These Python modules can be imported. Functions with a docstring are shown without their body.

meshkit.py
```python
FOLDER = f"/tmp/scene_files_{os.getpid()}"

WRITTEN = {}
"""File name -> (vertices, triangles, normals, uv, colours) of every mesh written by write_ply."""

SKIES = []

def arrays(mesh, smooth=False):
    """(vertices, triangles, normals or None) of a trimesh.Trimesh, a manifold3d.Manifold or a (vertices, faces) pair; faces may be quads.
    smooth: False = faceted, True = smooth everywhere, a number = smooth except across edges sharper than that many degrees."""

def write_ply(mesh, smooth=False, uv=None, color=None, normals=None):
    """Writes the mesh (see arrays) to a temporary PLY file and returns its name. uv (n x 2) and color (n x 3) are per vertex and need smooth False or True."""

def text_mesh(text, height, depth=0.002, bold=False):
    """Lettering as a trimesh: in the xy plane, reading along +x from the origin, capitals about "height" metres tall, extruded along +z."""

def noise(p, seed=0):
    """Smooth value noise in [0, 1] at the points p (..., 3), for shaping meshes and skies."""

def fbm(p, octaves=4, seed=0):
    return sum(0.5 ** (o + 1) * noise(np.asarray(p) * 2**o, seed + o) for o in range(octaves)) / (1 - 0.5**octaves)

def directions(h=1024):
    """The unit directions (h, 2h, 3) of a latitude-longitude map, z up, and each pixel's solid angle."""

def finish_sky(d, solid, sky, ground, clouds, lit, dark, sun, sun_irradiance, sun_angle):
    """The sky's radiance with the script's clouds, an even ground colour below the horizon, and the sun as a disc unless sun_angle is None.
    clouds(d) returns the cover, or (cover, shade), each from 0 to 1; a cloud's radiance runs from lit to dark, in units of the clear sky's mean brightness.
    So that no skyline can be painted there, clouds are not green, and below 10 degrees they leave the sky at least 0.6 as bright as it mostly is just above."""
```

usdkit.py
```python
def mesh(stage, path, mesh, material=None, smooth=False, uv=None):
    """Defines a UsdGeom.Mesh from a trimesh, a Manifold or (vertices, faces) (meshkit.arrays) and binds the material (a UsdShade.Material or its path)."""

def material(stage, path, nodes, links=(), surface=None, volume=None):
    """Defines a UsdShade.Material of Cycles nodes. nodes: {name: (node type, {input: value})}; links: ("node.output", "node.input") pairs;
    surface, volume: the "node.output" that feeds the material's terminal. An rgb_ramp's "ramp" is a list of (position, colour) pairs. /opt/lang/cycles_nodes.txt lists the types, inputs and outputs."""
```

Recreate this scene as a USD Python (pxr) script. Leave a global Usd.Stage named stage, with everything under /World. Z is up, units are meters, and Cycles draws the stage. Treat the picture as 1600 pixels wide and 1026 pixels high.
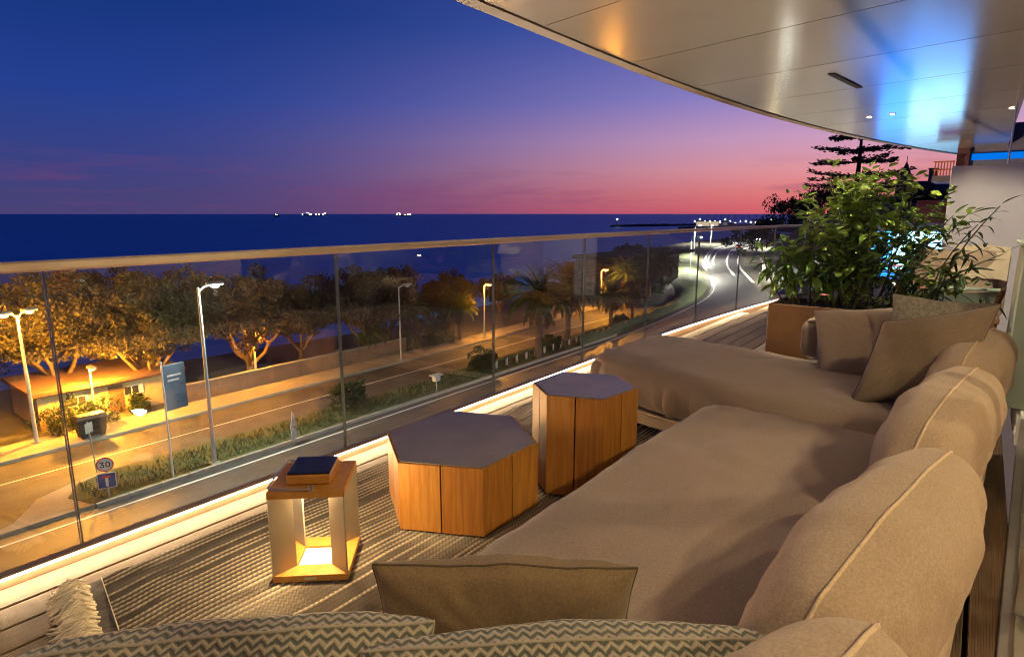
import math, random, numpy as np, trimesh, usdkit, meshkit
from shapely.geometry import Polygon, LineString, box as sbox
from shapely import affinity
from pxr import Usd, UsdGeom, UsdLux, UsdShade, Gf, Sdf, Vt

stage = Usd.Stage.CreateInMemory()
UsdGeom.Xform.Define(stage, '/World')
UsdGeom.Scope.Define(stage, '/World/Looks')
random.seed(7)
rng = np.random.default_rng(7)
pi = math.pi

# ------------------------------------------------------------------ camera, exposure
FPX, EYE, HEAD, TILT = 940.0, 1.40, math.radians(37.7), math.atan(179 / 940.0)
cam = UsdGeom.Camera.Define(stage, '/World/camera')
cam.CreateHorizontalApertureAttr(36.0)
cam.CreateFocalLengthAttr(36.0 * FPX / 1600)
_h = np.array([math.cos(HEAD), math.sin(HEAD), 0.0]); _r = np.array([math.sin(HEAD), -math.cos(HEAD), 0.0]); _z = np.array([0, 0, 1.0])
_f = _h * math.cos(TILT) - _z * math.sin(TILT); _u = _h * math.sin(TILT) + _z * math.cos(TILT)
cam.AddTransformOp().Set(Gf.Matrix4d(*_r, 0, *_u, 0, *(-_f), 0, 0, 0, EYE, 1))
cam.CreateFStopAttr(0.0)
cam.CreateExposureAttr(0.0)

# ------------------------------------------------------------------ sky (dusk, the sun is below the horizon)
def lin(r, g, b):
    return tuple(((c / 255 + 0.055) / 1.055) ** 2.4 if c > 10 else c / 255 / 12.92 for c in (r, g, b))
SUNSET = math.radians(4.0)                       # azimuth of the afterglow from +x towards +y
SKYK = 10.6
def ramp(stops): return [(p, tuple(SKYK * x for x in lin(*c))) for p, c in stops]
sky = UsdLux.DomeLight.Define(stage, '/World/sky')
sky.GetPrim().SetCustomDataByKey('kind', 'structure')
_m = usdkit.material(stage, '/World/Looks/dusk_sky', {
    's': ('sky_texture', {'sky_type': 'single_scattering', 'sun_disc': False, 'sun_elevation': math.radians(-4.5), 'sun_rotation': math.atan2(math.cos(SUNSET), math.sin(SUNSET)), 'altitude': 20., 'ozone_density': 6.0}),
    'tc': ('texture_coordinate', {}), 'sep': ('separate_xyz', {}),
    'dot': ('vector_math', {'math_type': 'dot_product', 'vector2': (math.cos(SUNSET), math.sin(SUNSET), 0.0)}),
    'az': ('map_range', {'from_min': 0.24, 'from_max': 1.02, 'to_min': 0.0, 'to_max': 1.0, 'clamp': True}), 'azp': ('math', {'math_type': 'power', 'value2': 3.5}),
    'away': ('rgb_ramp', {'ramp': ramp([(0, (74, 66, 116)), (.03, (68, 66, 122)), (.075, (56, 66, 132)), (.16, (36, 64, 144)), (.28, (22, 52, 126)), (.5, (14, 34, 92)), (1, (10, 20, 60))])}),
    'glow': ('rgb_ramp', {'ramp': ramp([(0, (226, 98, 104)), (.03, (238, 128, 122)), (.065, (238, 158, 160)), (.11, (216, 166, 198)), (.17, (160, 144, 210)), (.27, (92, 110, 196)), (.42, (48, 78, 164)), (.7, (20, 34, 92)), (1, (10, 20, 60))])}),
    'cm': ('mapping', {'scale': (3.0, 3.0, 26.0)}),
    'cn': ('noise_texture', {'scale': 1.6, 'detail': 5.0, 'roughness': 0.6}),
    'cr': ('map_range', {'from_min': 0.50, 'from_max': 0.72, 'to_min': 0.0, 'to_max': 1.0, 'clamp': True}),
    'ch': ('map_range', {'range_type': 'smoothstep', 'from_min': 0.02, 'from_max': 0.12, 'to_min': 0.5, 'to_max': 0.0, 'clamp': True}),
    'cf': ('math', {'math_type': 'multiply'}),
    'mx': ('mix_color', {'use_clamp': False}), 'm2': ('mix_color', {'fac': 0.94, 'use_clamp': False}),
    'm3': ('mix_color', {'b': tuple(SKYK * x for x in lin(120, 66, 112)), 'use_clamp': False}),
    'b': ('background_shader', {'strength': 0.1})},
    [('tc.generated', 'sep.vector'), ('tc.generated', 'dot.vector1'), ('dot.value', 'az.value'), ('sep.z', 'away.fac'), ('sep.z', 'glow.fac'),
     ('az.result', 'azp.value1'), ('azp.value', 'mx.fac'), ('away.color', 'mx.a'), ('glow.color', 'mx.b'), ('s.color', 'm2.a'), ('mx.result', 'm2.b'),
     ('tc.generated', 'cm.vector'), ('cm.vector', 'cn.vector'), ('cn.fac', 'cr.value'), ('sep.z', 'ch.value'), ('cr.result', 'cf.value1'), ('ch.result', 'cf.value2'),
     ('m2.result', 'm3.a'), ('cf.value', 'm3.fac'), ('m3.result', 'b.color')], surface='b.background')
UsdShade.MaterialBindingAPI.Apply(sky.GetPrim()).Bind(_m)

# light levels of the lamps the place has
LED_E, SODIUM, WHITE, ROOM, LANTERN = 84.0, 1350.0, 900.0, 40.0, 6.0
SODIUM_C, WHITE_C, WARM_C = (1.0, 0.37, 0.025), (0.86, 1.0, 0.86), (1.0, 0.76, 0.44)

# ------------------------------------------------------------------ helpers
used = {}
def numbered(parent, name):
    k = (parent, name); n = used.get(k, 0); used[k] = n + 1
    return f'{parent}/{name}' + (f'_{n:03d}' if n else '')
base = {}
def tag(p, label=None, cat=None, group=None, kind=None):
    for k, v in (('label', label), ('category', cat), ('group', group), ('kind', kind)):
        if v: p.SetCustomDataByKey(k, v)
    return p
def thing(name, label, cat, loc=(0, 0, 0), rz=0, scale=1, group=None, kind=None):
    x = UsdGeom.Xform.Define(stage, numbered('/World', name))
    x.AddTranslateOp().Set(tuple(map(float, loc))); x.AddRotateZOp().Set(float(math.degrees(rz))); x.AddScaleOp().Set((scale,) * 3 if np.ndim(scale) == 0 else tuple(scale))
    return tag(x.GetPrim(), label, cat, group, kind)
def copy(src, label, loc, rz=0, scale=1, group=None):
    r = thing(src.GetName().rsplit('_0', 1)[0] if src.GetName()[-3:].isdigit() else src.GetName(), label, src.GetCustomDataByKey('category'), loc, rz, scale, group)
    r.GetReferences().AddInternalReference(src.GetPath()); r.SetInstanceable(True)
    return r
def part(parent, name, mesh, mat, smooth=False, label=None, kind=None, tone=None, group=None):
    par = str(parent.GetPath()) if parent is not None else '/World'
    m = usdkit.mesh(stage, numbered(par, name), mesh, mat, smooth=smooth)
    if tone is not None:
        UsdGeom.PrimvarsAPI(m).CreatePrimvar('tone', Sdf.ValueTypeNames.FloatArray, 'vertex').Set(Vt.FloatArray.FromNumpy(np.asarray(tone, np.float32)))
    return tag(m.GetPrim(), label, None, group, kind)
def solo(name, mesh, mat, label=None, cat=None, group=None, kind=None, smooth=False, tone=None):
    p = part(None, name, mesh, mat, smooth, tone=tone)
    return tag(p, label, cat, group, kind)
cat_ = trimesh.util.concatenate
def moved(m, t=(0, 0, 0), rz=0, rx=0, ry=0, s=1):
    m = m.copy()
    if np.ndim(s) or s != 1: m.apply_scale(s)
    for a, ax in ((rx, [1, 0, 0]), (ry, [0, 1, 0]), (rz, [0, 0, 1])):
        if a: m.apply_transform(trimesh.transformations.rotation_matrix(a, ax))
    m.apply_translation(t); return m
def bx(x0, x1, y0, y1, z0, z1, c=0.0):
    lo, hi = np.array([x0, y0, z0], float), np.array([x1, y1, z1], float)
    if c <= 0:
        return trimesh.creation.box(bounds=[lo, hi])
    pts = []
    for ax in range(3):
        l, h = lo + c, hi - c; l[ax], h[ax] = lo[ax], hi[ax]
        pts += [[(l, h)[i][0], (l, h)[j][1], (l, h)[k][2]] for i in (0, 1) for j in (0, 1) for k in (0, 1)]
    return trimesh.convex.convex_hull(np.array(pts))
def tube(p, r, n=7, cap=True):
    p = np.asarray(p, float); r = np.broadcast_to(r, (len(p),))
    t = np.gradient(p, axis=0); t /= np.linalg.norm(t, axis=1, keepdims=True) + 1e-12
    ref = np.array([0, 0, 1.0]) if abs(t[:, 2]).mean() < 0.8 else np.array([1.0, 0, 0])
    a = np.cross(t, ref); a /= np.linalg.norm(a, axis=1, keepdims=True) + 1e-9; b = np.cross(t, a)
    an = np.arange(n) * 2 * pi / n
    v = (p[:, None] + r[:, None, None] * (np.cos(an)[None, :, None] * a[:, None] + np.sin(an)[None, :, None] * b[:, None])).reshape(-1, 3)
    i, j = np.meshgrid(np.arange(len(p) - 1), np.arange(n), indexing='ij')
    q = np.stack([i * n + j, i * n + (j + 1) % n, (i + 1) * n + (j + 1) % n, (i + 1) * n + j], -1).reshape(-1, 4)
    f = np.vstack([q[:, [0, 2, 1]], q[:, [0, 3, 2]]])
    if cap:
        v = np.vstack([v, p[0], p[-1]]); k = len(v) - 2; e = (len(p) - 1) * n
        f = np.vstack([f, [[k, j, (j + 1) % n] for j in range(n)], [[k + 1, e + (j + 1) % n, e + j] for j in range(n)]])
    return trimesh.Trimesh(v, f, process=False)
def prism(poly, z0, z1):
    poly = poly if isinstance(poly, Polygon) else Polygon(poly)
    ms = []
    for g in getattr(poly, 'geoms', [poly]):
        if g.area > 1e-7:
            m = trimesh.creation.extrude_polygon(g, z1 - z0, engine='earcut'); m.apply_translation([0, 0, z0]); ms.append(m)
    return cat_(ms)
def grid(nu, nv, fn):
    """fn(U, V) on [0,1]^2 -> (x, y, z) arrays; returns vertices and faces."""
    U, V = np.meshgrid(np.linspace(0, 1, nu), np.linspace(0, 1, nv), indexing='ij')
    v = np.stack(np.broadcast_arrays(*fn(U, V)), -1).reshape(-1, 3)
    i, j = np.meshgrid(np.arange(nu - 1), np.arange(nv - 1), indexing='ij')
    q = np.stack([i * nv + j, (i + 1) * nv + j, (i + 1) * nv + j + 1, i * nv + j + 1], -1).reshape(-1, 4)
    return trimesh.Trimesh(v, np.vstack([q[:, [0, 1, 2]], q[:, [0, 2, 3]]]), process=False)
def quads(P, U, W, bend=0.0):
    """many leaf-shaped pieces: centres P, half-length vectors U, half-width vectors W (n x 3) -> pointed four-corner leaves."""
    n = len(P); N = np.cross(U, W); N /= np.linalg.norm(N, axis=1, keepdims=True) + 1e-12
    L = np.linalg.norm(U, axis=1, keepdims=True)
    v = np.stack([P - U, P + W + N * bend * L, P + U, P - W + N * bend * L], 1).reshape(-1, 3)
    k = np.arange(n)[:, None] * 4
    return trimesh.Trimesh(v, np.vstack([k + [0, 1, 2], k + [0, 2, 3]]), process=False)
def rand_dirs(n):
    d = rng.normal(size=(n, 3)); return d / np.linalg.norm(d, axis=1, keepdims=True)
def leaf_cloud(centres, radii, per, size, aspect=0.5, flat=1.0):
    c = np.repeat(centres, per, 0); r = np.repeat(np.broadcast_to(radii, (len(centres),)), per)[:, None]
    d = rand_dirs(len(c)) * np.array([1, 1, flat]); P = c + d * r * rng.uniform(0.35, 1.05, (len(c), 1))
    u = rand_dirs(len(c)); w = np.cross(u, rand_dirs(len(c))); w /= np.linalg.norm(w, axis=1, keepdims=True) + 1e-9
    s = size * rng.uniform(0.6, 1.35, (len(c), 1))
    return quads(P, u * s, w * s * aspect, 0.15)

# ------------------------------------------------------------------ materials
def look(name, c1, c2=None, scale=6.0, rough=0.6, metal=0.0, bump=0.0, bscale=60.0, stretch=(1, 1, 1), spec=0.5, sheen=0.0, obj=True, extra=None, aniso=0.0, bstretch=None, bdist=0.01, mid=(0.35, 0.65)):
    n = {'tc': ('texture_coordinate', {}), 'geo': ('geometry', {}), 'mp': ('mapping', {'scale': stretch}), 'no': ('noise_texture', {'scale': scale, 'detail': 5.0, 'roughness': 0.6}),
         'ra': ('rgb_ramp', {'ramp': [(mid[0], c1), (mid[1], c2 or tuple(x * 0.8 for x in c1))]}),
         'p': ('principled_bsdf', {'roughness': rough, 'metallic': metal, 'specular_ior_level': spec, 'sheen_weight': sheen, 'anisotropic': aniso})}
    src = 'tc.object' if obj else 'geo.position'
    l = [(src, 'mp.vector'), ('mp.vector', 'no.vector'), ('no.fac', 'ra.fac'), ('ra.color', 'p.base_color')]
    if bump:
        n['bm'] = ('mapping', {'scale': bstretch or stretch}); n['bn'] = ('noise_texture', {'scale': bscale, 'detail': 4.0, 'roughness': 0.65}); n['bu'] = ('bump', {'strength': bump, 'distance': bdist})
        l += [(src, 'bm.vector'), ('bm.vector', 'bn.vector'), ('bn.fac', 'bu.height'), ('bu.normal', 'p.normal')]
    if extra: n.update(extra[0]); l = [x for x in l if x[1] not in {y[1] for y in extra[1]}] + extra[1]
    return usdkit.material(stage, '/World/Looks/' + name, n, l, surface='p.BSDF')
def glow(name, color, strength):
    return usdkit.material(stage, '/World/Looks/' + name, {'e': ('emission', {'color': color, 'strength': strength})}, [], surface='e.emission')
def foliage(name, c1, c2, scale=1.2, trans=0.3, rough=0.55):
    return usdkit.material(stage, '/World/Looks/' + name, {
        'geo': ('geometry', {}), 'oi': ('object_info', {}), 'ra': ('rgb_ramp', {'ramp': [(0.0, c1), (1.0, c2)]}), 'p': ('principled_bsdf', {'roughness': rough, 'specular_ior_level': 0.35}),
        't': ('translucent_bsdf', {}), 'mx': ('mix_closure', {'fac': trans})},
        [('geo.random_per_island', 'ra.fac'), ('ra.color', 'p.base_color'), ('ra.color', 't.color'), ('p.BSDF', 'mx.closure1'), ('t.BSDF', 'mx.closure2')], surface='mx.closure')
def glass_look(name, tint, f0=0.075):
    return usdkit.material(stage, '/World/Looks/' + name, {
        't': ('transparent_bsdf', {'color': tint}), 'g': ('glossy_bsdf', {'color': (1, 1, 1), 'roughness': 0.0}), 'lw': ('layer_weight', {'blend': 0.5}), 'pw': ('math', {'math_type': 'power', 'value2': 5.0}),
        'ma': ('math', {'math_type': 'multiply_add', 'value2': 1 - f0, 'value3': f0}), 'm': ('mix_closure', {})},
        [('lw.facing', 'pw.value1'), ('pw.value', 'ma.value1'), ('ma.value', 'm.fac'), ('t.BSDF', 'm.closure1'), ('g.BSDF', 'm.closure2')], surface='m.closure')
def tone_look(name, stops, rough=0.9, bump=0.0, bscale=300.0, sheen=0.0, spec=0.2, nz=0.25, nscale=14.0):
    return usdkit.material(stage, '/World/Looks/' + name, {
        'a': ('attribute', {'attribute': 'tone'}), 'geo': ('geometry', {}), 'no': ('noise_texture', {'scale': nscale, 'detail': 6.0}), 'ad': ('math', {'math_type': 'multiply_add', 'value2': nz}),
        'ra': ('rgb_ramp', {'ramp': stops}), 'p': ('principled_bsdf', {'roughness': rough, 'specular_ior_level': spec, 'sheen_weight': sheen}),
        'bn': ('noise_texture', {'scale': bscale, 'detail': 3.0}), 'bu': ('bump', {'strength': bump, 'distance': 0.004})},
        [('geo.position', 'no.vector'), ('no.fac', 'ad.value1'), ('a.fac', 'ad.value3'), ('ad.value', 'ra.fac'), ('ra.color', 'p.base_color'), ('geo.position', 'bn.vector'), ('bn.fac', 'bu.height'), ('bu.normal', 'p.normal')], surface='p.BSDF')

TEAK = look('teak', (0.44, 0.19, 0.032), (0.30, 0.115, 0.016), 2.2, 0.42, stretch=(26, 26, 1.6), bump=0.25, bscale=6, bstretch=(40, 40, 2.0), obj=False)
TEAKS = [TEAK, look('teak_second', (0.40, 0.165, 0.026), (0.27, 0.10, 0.014), 2.6, 0.44, stretch=(30, 30, 1.3), bump=0.25, bscale=6, bstretch=(40, 40, 2.0), obj=False), look('teak_third', (0.47, 0.215, 0.042), (0.34, 0.135, 0.022), 1.9, 0.4, stretch=(22, 22, 1.9), bump=0.25, bscale=6, bstretch=(40, 40, 2.0), obj=False)]
TEAK_L = look('teak_pale', (0.42, 0.22, 0.07), (0.33, 0.155, 0.045), 2.2, 0.42, stretch=(22, 22, 1.6), bump=0.2, bscale=6, bstretch=(40, 40, 2.0), obj=False)
TEAK_H = look('teak_flat', (0.40, 0.20, 0.06), (0.30, 0.135, 0.036), 2.2, 0.45, stretch=(6, 26, 26), bump=0.2, bscale=6, bstretch=(6, 40, 40), obj=False)
DECK = [look(f'deck_board_{k}', c, tuple(x * 0.72 for x in c), 3.0, 0.5, stretch=(1.2, 16, 16), bump=0.15, bscale=9, bstretch=(2, 40, 40), obj=False) for k, c in enumerate([(0.145, 0.088, 0.046), (0.165, 0.098, 0.05), (0.125, 0.078, 0.043)])]
DARK = look('dark_void', (0.012, 0.01, 0.009), rough=0.9)
ALU = look('aluminium', (0.62, 0.60, 0.56), (0.56, 0.54, 0.5), 5, 0.35, metal=0.9, bump=0.05, bscale=20)
RAILM = look('champagne_handrail', (0.70, 0.60, 0.45), (0.64, 0.54, 0.40), 4, 0.38, metal=0.55, bump=0.06, bscale=30)
CHAN = look('bronze_channel', (0.25, 0.17, 0.12), (0.20, 0.14, 0.10), 6, 0.45, metal=0.4)
CEIL = [look(f'ceiling_metal_{k}', c, tuple(x * 0.95 for x in c), 1.5, 0.19, metal=0.5, bump=0.02, bscale=9, stretch=(1, 1, 1), obj=False, spec=0.6) for k, c in enumerate([(0.46, 0.39, 0.30), (0.445, 0.375, 0.288), (0.47, 0.40, 0.31)])]
FASC = look('fascia_trim', (0.27, 0.20, 0.13), (0.24, 0.18, 0.115), 3, 0.7, spec=.2)
GLASS = glass_look('balustrade_glass', (0.955, 0.98, 0.965), 0.095)
CLEAR = glass_look('door_glass', (0.97, 0.98, 0.975), 0.03)
GEDGE = look('glass_edge', (0.20, 0.22, 0.21), (0.15, 0.17, 0.16), 5, 0.2)
def fabric(name, c, b=0.2, sc=500.0):
    return look(name, tuple(x * 1.12 for x in c), tuple(x * 0.8 for x in c), 190, 0.92, bump=b * 1.8, bscale=sc * .6, bdist=0.004, sheen=0.2, spec=0.12, obj=False)
SEATF = fabric('taupe_linen', (0.325, 0.252, 0.195))
BACKF = fabric('sand_linen', (0.41, 0.315, 0.22))
PILLB = fabric('brown_linen', (0.22, 0.155, 0.085), 0.25, 500)
PILLG = fabric('grey_brown_linen', (0.23, 0.175, 0.12), 0.25, 500)
PIPE = fabric('piping', (0.62, 0.48, 0.31))
WALLW = look('white_render', (0.68, 0.66, 0.62), (0.62, 0.60, 0.56), 3, 0.8, bump=0.1, bscale=80)
PIERM = look('grey_green_wall', (0.36, 0.40, 0.31), (0.32, 0.36, 0.28), 3, 0.55)
FROST = look('frosted_partition', (0.80, 0.78, 0.80), (0.76, 0.74, 0.76), 2, 0.35)
TOPG = look('table_inlay', (0.235, 0.205, 0.18), (0.20, 0.172, 0.15), 5, 0.24, bump=0.04, bscale=120, obj=False)

# ------------------------------------------------------------------ setting: sea, ground, roads
SEA_Z, G = -15.0, -10.0
sea_m = look('sea_water', (0.05, 0.36, 0.70), (0.065, 0.42, 0.78), 0.02, 0.5, bump=0.8, bscale=0.09, bstretch=(1.0, 2.2, 1.0), bdist=2.2, obj=False, stretch=(1, 3, 1), spec=0.3)
solo('sea', prism(Polygon([(-30000, 30), (42000, 30), (42000, 45000), (-30000, 45000)]).union(Polygon([(380, -6000), (42000, -6000), (42000, 60), (380, 60)])).buffer(0), SEA_Z - 1, SEA_Z), sea_m, kind='structure')
coast = [(-120, -60), (-120, 47), (10, 50), (40, 47), (70, 50), (95, 56), (125, 66), (160, 78), (205, 90), (250, 96), (310, 95), (400, 84), (560, 120), (640, 170), (760, 190), (900, 160), (900, -300), (300, -300), (200, -60)]
earth = look('dry_ground', (0.10, 0.085, 0.055), (0.06, 0.058, 0.035), 0.5, 0.95, bump=0.4, bscale=3, obj=False)
solo('ground', prism(coast, SEA_Z - 1, G - 0.02), earth, kind='structure')
asphalt = look('asphalt', (0.060, 0.055, 0.054), (0.042, 0.04, 0.04), 0.9, 0.55, bump=0.25, bscale=30, obj=False, bdist=0.02)
asphalt2 = look('side_asphalt', (0.095, 0.083, 0.07), (0.05, 0.045, 0.04), 0.7, 0.7, bump=0.25, bscale=30, obj=False, bdist=0.02)
paving = look('paving', (0.30, 0.26, 0.20), (0.24, 0.21, 0.17), 1.2, 0.85, bump=0.2, bscale=20, obj=False)
kerbm = look('kerb_stone', (0.36, 0.33, 0.28), (0.28, 0.26, 0.22), 2, 0.85, bump=0.3, bscale=20, obj=False)
grassm = look('grass', (0.055, 0.075, 0.022), (0.085, 0.092, 0.035), 1.1, 0.95, bump=0.9, bscale=14, obj=False, bdist=0.08)
paint = look('road_paint', (0.78, 0.77, 0.72), (0.66, 0.65, 0.6), 2, 0.6, obj=False)

def interp_path(pts, n=160):
    p = np.array(pts, float); s = np.r_[0, np.cumsum(np.linalg.norm(np.diff(p, axis=0), axis=1))]
    from scipy.interpolate import PchipInterpolator
    t = np.linspace(0, s[-1], n)
    return np.stack([PchipInterpolator(s, p[:, k])(t) for k in (0, 1)], 1)
L_e = interp_path([(-60, 26.4), (-20, 26.4), (20, 26.4), (45, 26.3), (58, 26.9), (78, 28.9), (89, 31.3), (102, 35.8), (133, 48.9), (164, 60), (200, 70.5), (245, 77.5), (300, 79.5), (360, 78)])
R_e = interp_path([(-60, 15), (-20, 15), (20, 15), (45, 15.5), (70, 18.2), (86, 21.6), (96, 25.3), (108, 30.0), (134, 40), (170, 51.2), (206, 60.5), (250, 66.5), (300, 68.3), (360, 67)])
def strip(a, b, z0, z1): return prism(Polygon(np.vstack([a, b[::-1]])).buffer(0), z0, z1)
solo('road', strip(L_e, R_e, G - 0.3, G), asphalt, kind='structure')
def road_line(t, w, i0=0, i1=160):
    c = L_e * (1 - t) + R_e * t
    d = np.gradient(c, axis=0); d /= np.linalg.norm(d, axis=1, keepdims=True); nrm = np.stack([-d[:, 1], d[:, 0]], 1)
    return prism(Polygon(np.vstack([(c + nrm * w / 2)[i0:i1], (c - nrm * w / 2)[i0:i1][::-1]])).buffer(0), G, G + 0.006)
marks = thing('road_markings', 'white painted lane lines curving along the coast road', 'road marking', (0, 0, G))
for t, w, a, b in ((0.07, 0.5, 74, 160), (0.15, 0.3, 78, 128), (0.28, 0.45, 74, 160), (0.36, 0.25, 92, 150), (0.62, 0.45, 66, 160), (0.70, 0.22, 88, 140), (0.90, 0.5, 62, 160)):
    part(marks, 'lane_line', moved(road_line(t, w, a, b), (0, 0, -G)), paint)
for t, w in ((0.05, 0.12),):
    part(marks, 'lane_line', moved(road_line(t, w, 0, 60), (0, 0, -G)), paint)
# side street (lit orange), pavements, verge
side = Polygon([(-60, 26.4), (3.5, 26.4), (4.8, 27.3), (6.0, 29.0), (8.2, 29.9), (14, 29.8), (24, 29.3), (36, 29.6), (60, 30.0), (72, 31.2), (86, 34.5), (100, 40), (104, 44), (96, 44), (80, 38.5), (66, 36), (40, 34.6), (-60, 34.6)])
solo('side_street', prism(side, G - 0.3, G + 0.004), asphalt2, kind='structure')
side_marks = thing('side_street_line', 'thin pale centre line on the orange lit side street', 'road marking', (0, 0, G))
part(side_marks, 'centre_line', bx(-40, 60, 31.97, 32.05, 0.004, 0.010), paint)
solo('forecourt', prism(Polygon([(70, 5), (70, 17.9), (86, 21.2), (96, 24.9), (108, 29.5), (134, 39.5), (150, 40), (150, 5)]), G - .3, G + .003), asphalt2, kind='structure')
walk = Polygon([(-60, 34.75), (40, 34.75), (64, 36.1), (64, 37.9), (40, 36.9), (-60, 37.4)])
solo('pavement', prism(walk, G - 0.3, G + 0.13), paving, kind='structure')
kerb_far = thing('kerb', 'long pale kerb along the far pavement of the side street', 'kerb', (0, 0, G))
for k in range(44):
    part(kerb_far, 'kerb_stone', bx(-20 + k * 1.5, -18.515 + k * 1.5, 34.61, 34.745, -0.2, 0.15, 0.012), kerbm)
verge_p = Polygon([(7.4, 26.6), (6.9, 28.0), (7.6, 29.2), (9, 29.75), (14, 29.65), (24, 29.15), (36, 29.45), (60, 29.85), (71, 31.0), (84, 34.2), (88, 36.0), (88, 32.0), (78, 29.2), (58, 27.2), (45, 26.6)])
tip = Polygon([(3.6, 26.6), (4.9, 27.2), (6.1, 28.9), (7.6, 29.6), (9.0, 29.75), (7.6, 29.2), (6.9, 28.0), (7.4, 26.6)])
solo('verge_paving', prism(tip.buffer(0), G - 0.3, G + 0.12), paving, kind='structure')
vm = trimesh.Trimesh(*trimesh.creation.triangulate_polygon(verge_p, engine='earcut')) if False else prism(verge_p, G - 0.3, G + 0.14)
solo('verge', vm, grassm, kind='structure')
kerb_near = thing('kerb', 'double line of kerb stones between the grass verge and the coast road', 'kerb', (0, 0, G))
for k in range(36):
    part(kerb_near, 'kerb_stone', bx(7.4 + k * 1.2, 8.58 + k * 1.2, 26.42, 26.58, -0.2, 0.16, 0.012), kerbm)
# tufts on the verge: stuff
bl = rng.uniform([7.5, 26.7], [60, 29.0], (9000, 2)); hh = rng.uniform(0.08, 0.3, 9000)
P = np.c_[bl, G + 0.14 + hh / 2]; U = np.c_[rng.normal(0, .05, (9000, 2)), hh / 2]; W = np.c_[rng.normal(0, .02, (9000, 2)), np.zeros(9000)]
gr = foliage('grass_blades', (0.05, 0.075, 0.02), (0.11, 0.11, 0.045))
solo('verge_grass', quads(P, U, W), gr, 'rough green grass covering the verge between the two roads', 'grass', kind='stuff')
# embankment beside the bend
emb_l = interp_path([(44, 26.9), (58, 28.0), (74, 31.0), (88, 36.5), (100, 42.5), (130, 54.5), (160, 65.5)], 80)
emb_r = interp_path([(44, 26.5), (58, 27.2), (78, 29.4), (89, 31.9), (101, 36.4), (132, 49.6), (162, 60.6)], 80)
def embf(U, V):
    i = U * 79; x = np.interp(i, np.arange(80), emb_l[:, 0]) * V + np.interp(i, np.arange(80), emb_r[:, 0]) * (1 - V); y = np.interp(i, np.arange(80), emb_l[:, 1]) * V + np.interp(i, np.arange(80), emb_r[:, 1]) * (1 - V)
    n = meshkit.fbm(np.stack([x * 0.9, y * 0.9, x * 0], -1), 3)
    return x, y, G + 0.1 + 0.95 * np.sin(np.clip(V, 0, 1) * pi) ** 0.7 * (0.5 + 0.5 * n)
emb_m = look('embankment_grass', (0.13, 0.15, 0.075), (0.08, 0.105, 0.045), 0.9, 0.95, bump=0.8, bscale=9, obj=False, bdist=0.08)
solo('embankment', grid(160, 12, embf), emb_m, kind='structure', smooth=True)

# ------------------------------------------------------------------ street furniture
postm = look('painted_post', (0.45, 0.46, 0.44), (0.38, 0.39, 0.37), 6, 0.5)
postd = look('galvanised_post', (0.33, 0.31, 0.28), (0.27, 0.25, 0.22), 6, 0.5)
def light_at(parent, name, pos, color, power, r=0.12):
    s = UsdLux.SphereLight.Define(stage, numbered(str(parent.GetPath()), name))
    s.CreateRadiusAttr(r); s.CreateNormalizeAttr(True); s.CreateIntensityAttr(power); s.CreateColorAttr(color); s.AddTranslateOp().Set(tuple(map(float, pos)))
    return s
E_SOD = glow('sodium_glow', SODIUM_C, 90.0); E_WHT = glow('white_lamp_glow', (0.9, 1.0, 0.93), 90.0); E_FAR = glow('far_white_glow', (1, 0.95, 0.85), 30.0); E_FARW = glow('far_warm_glow', (1, 0.7, 0.35), 30.0)
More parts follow.
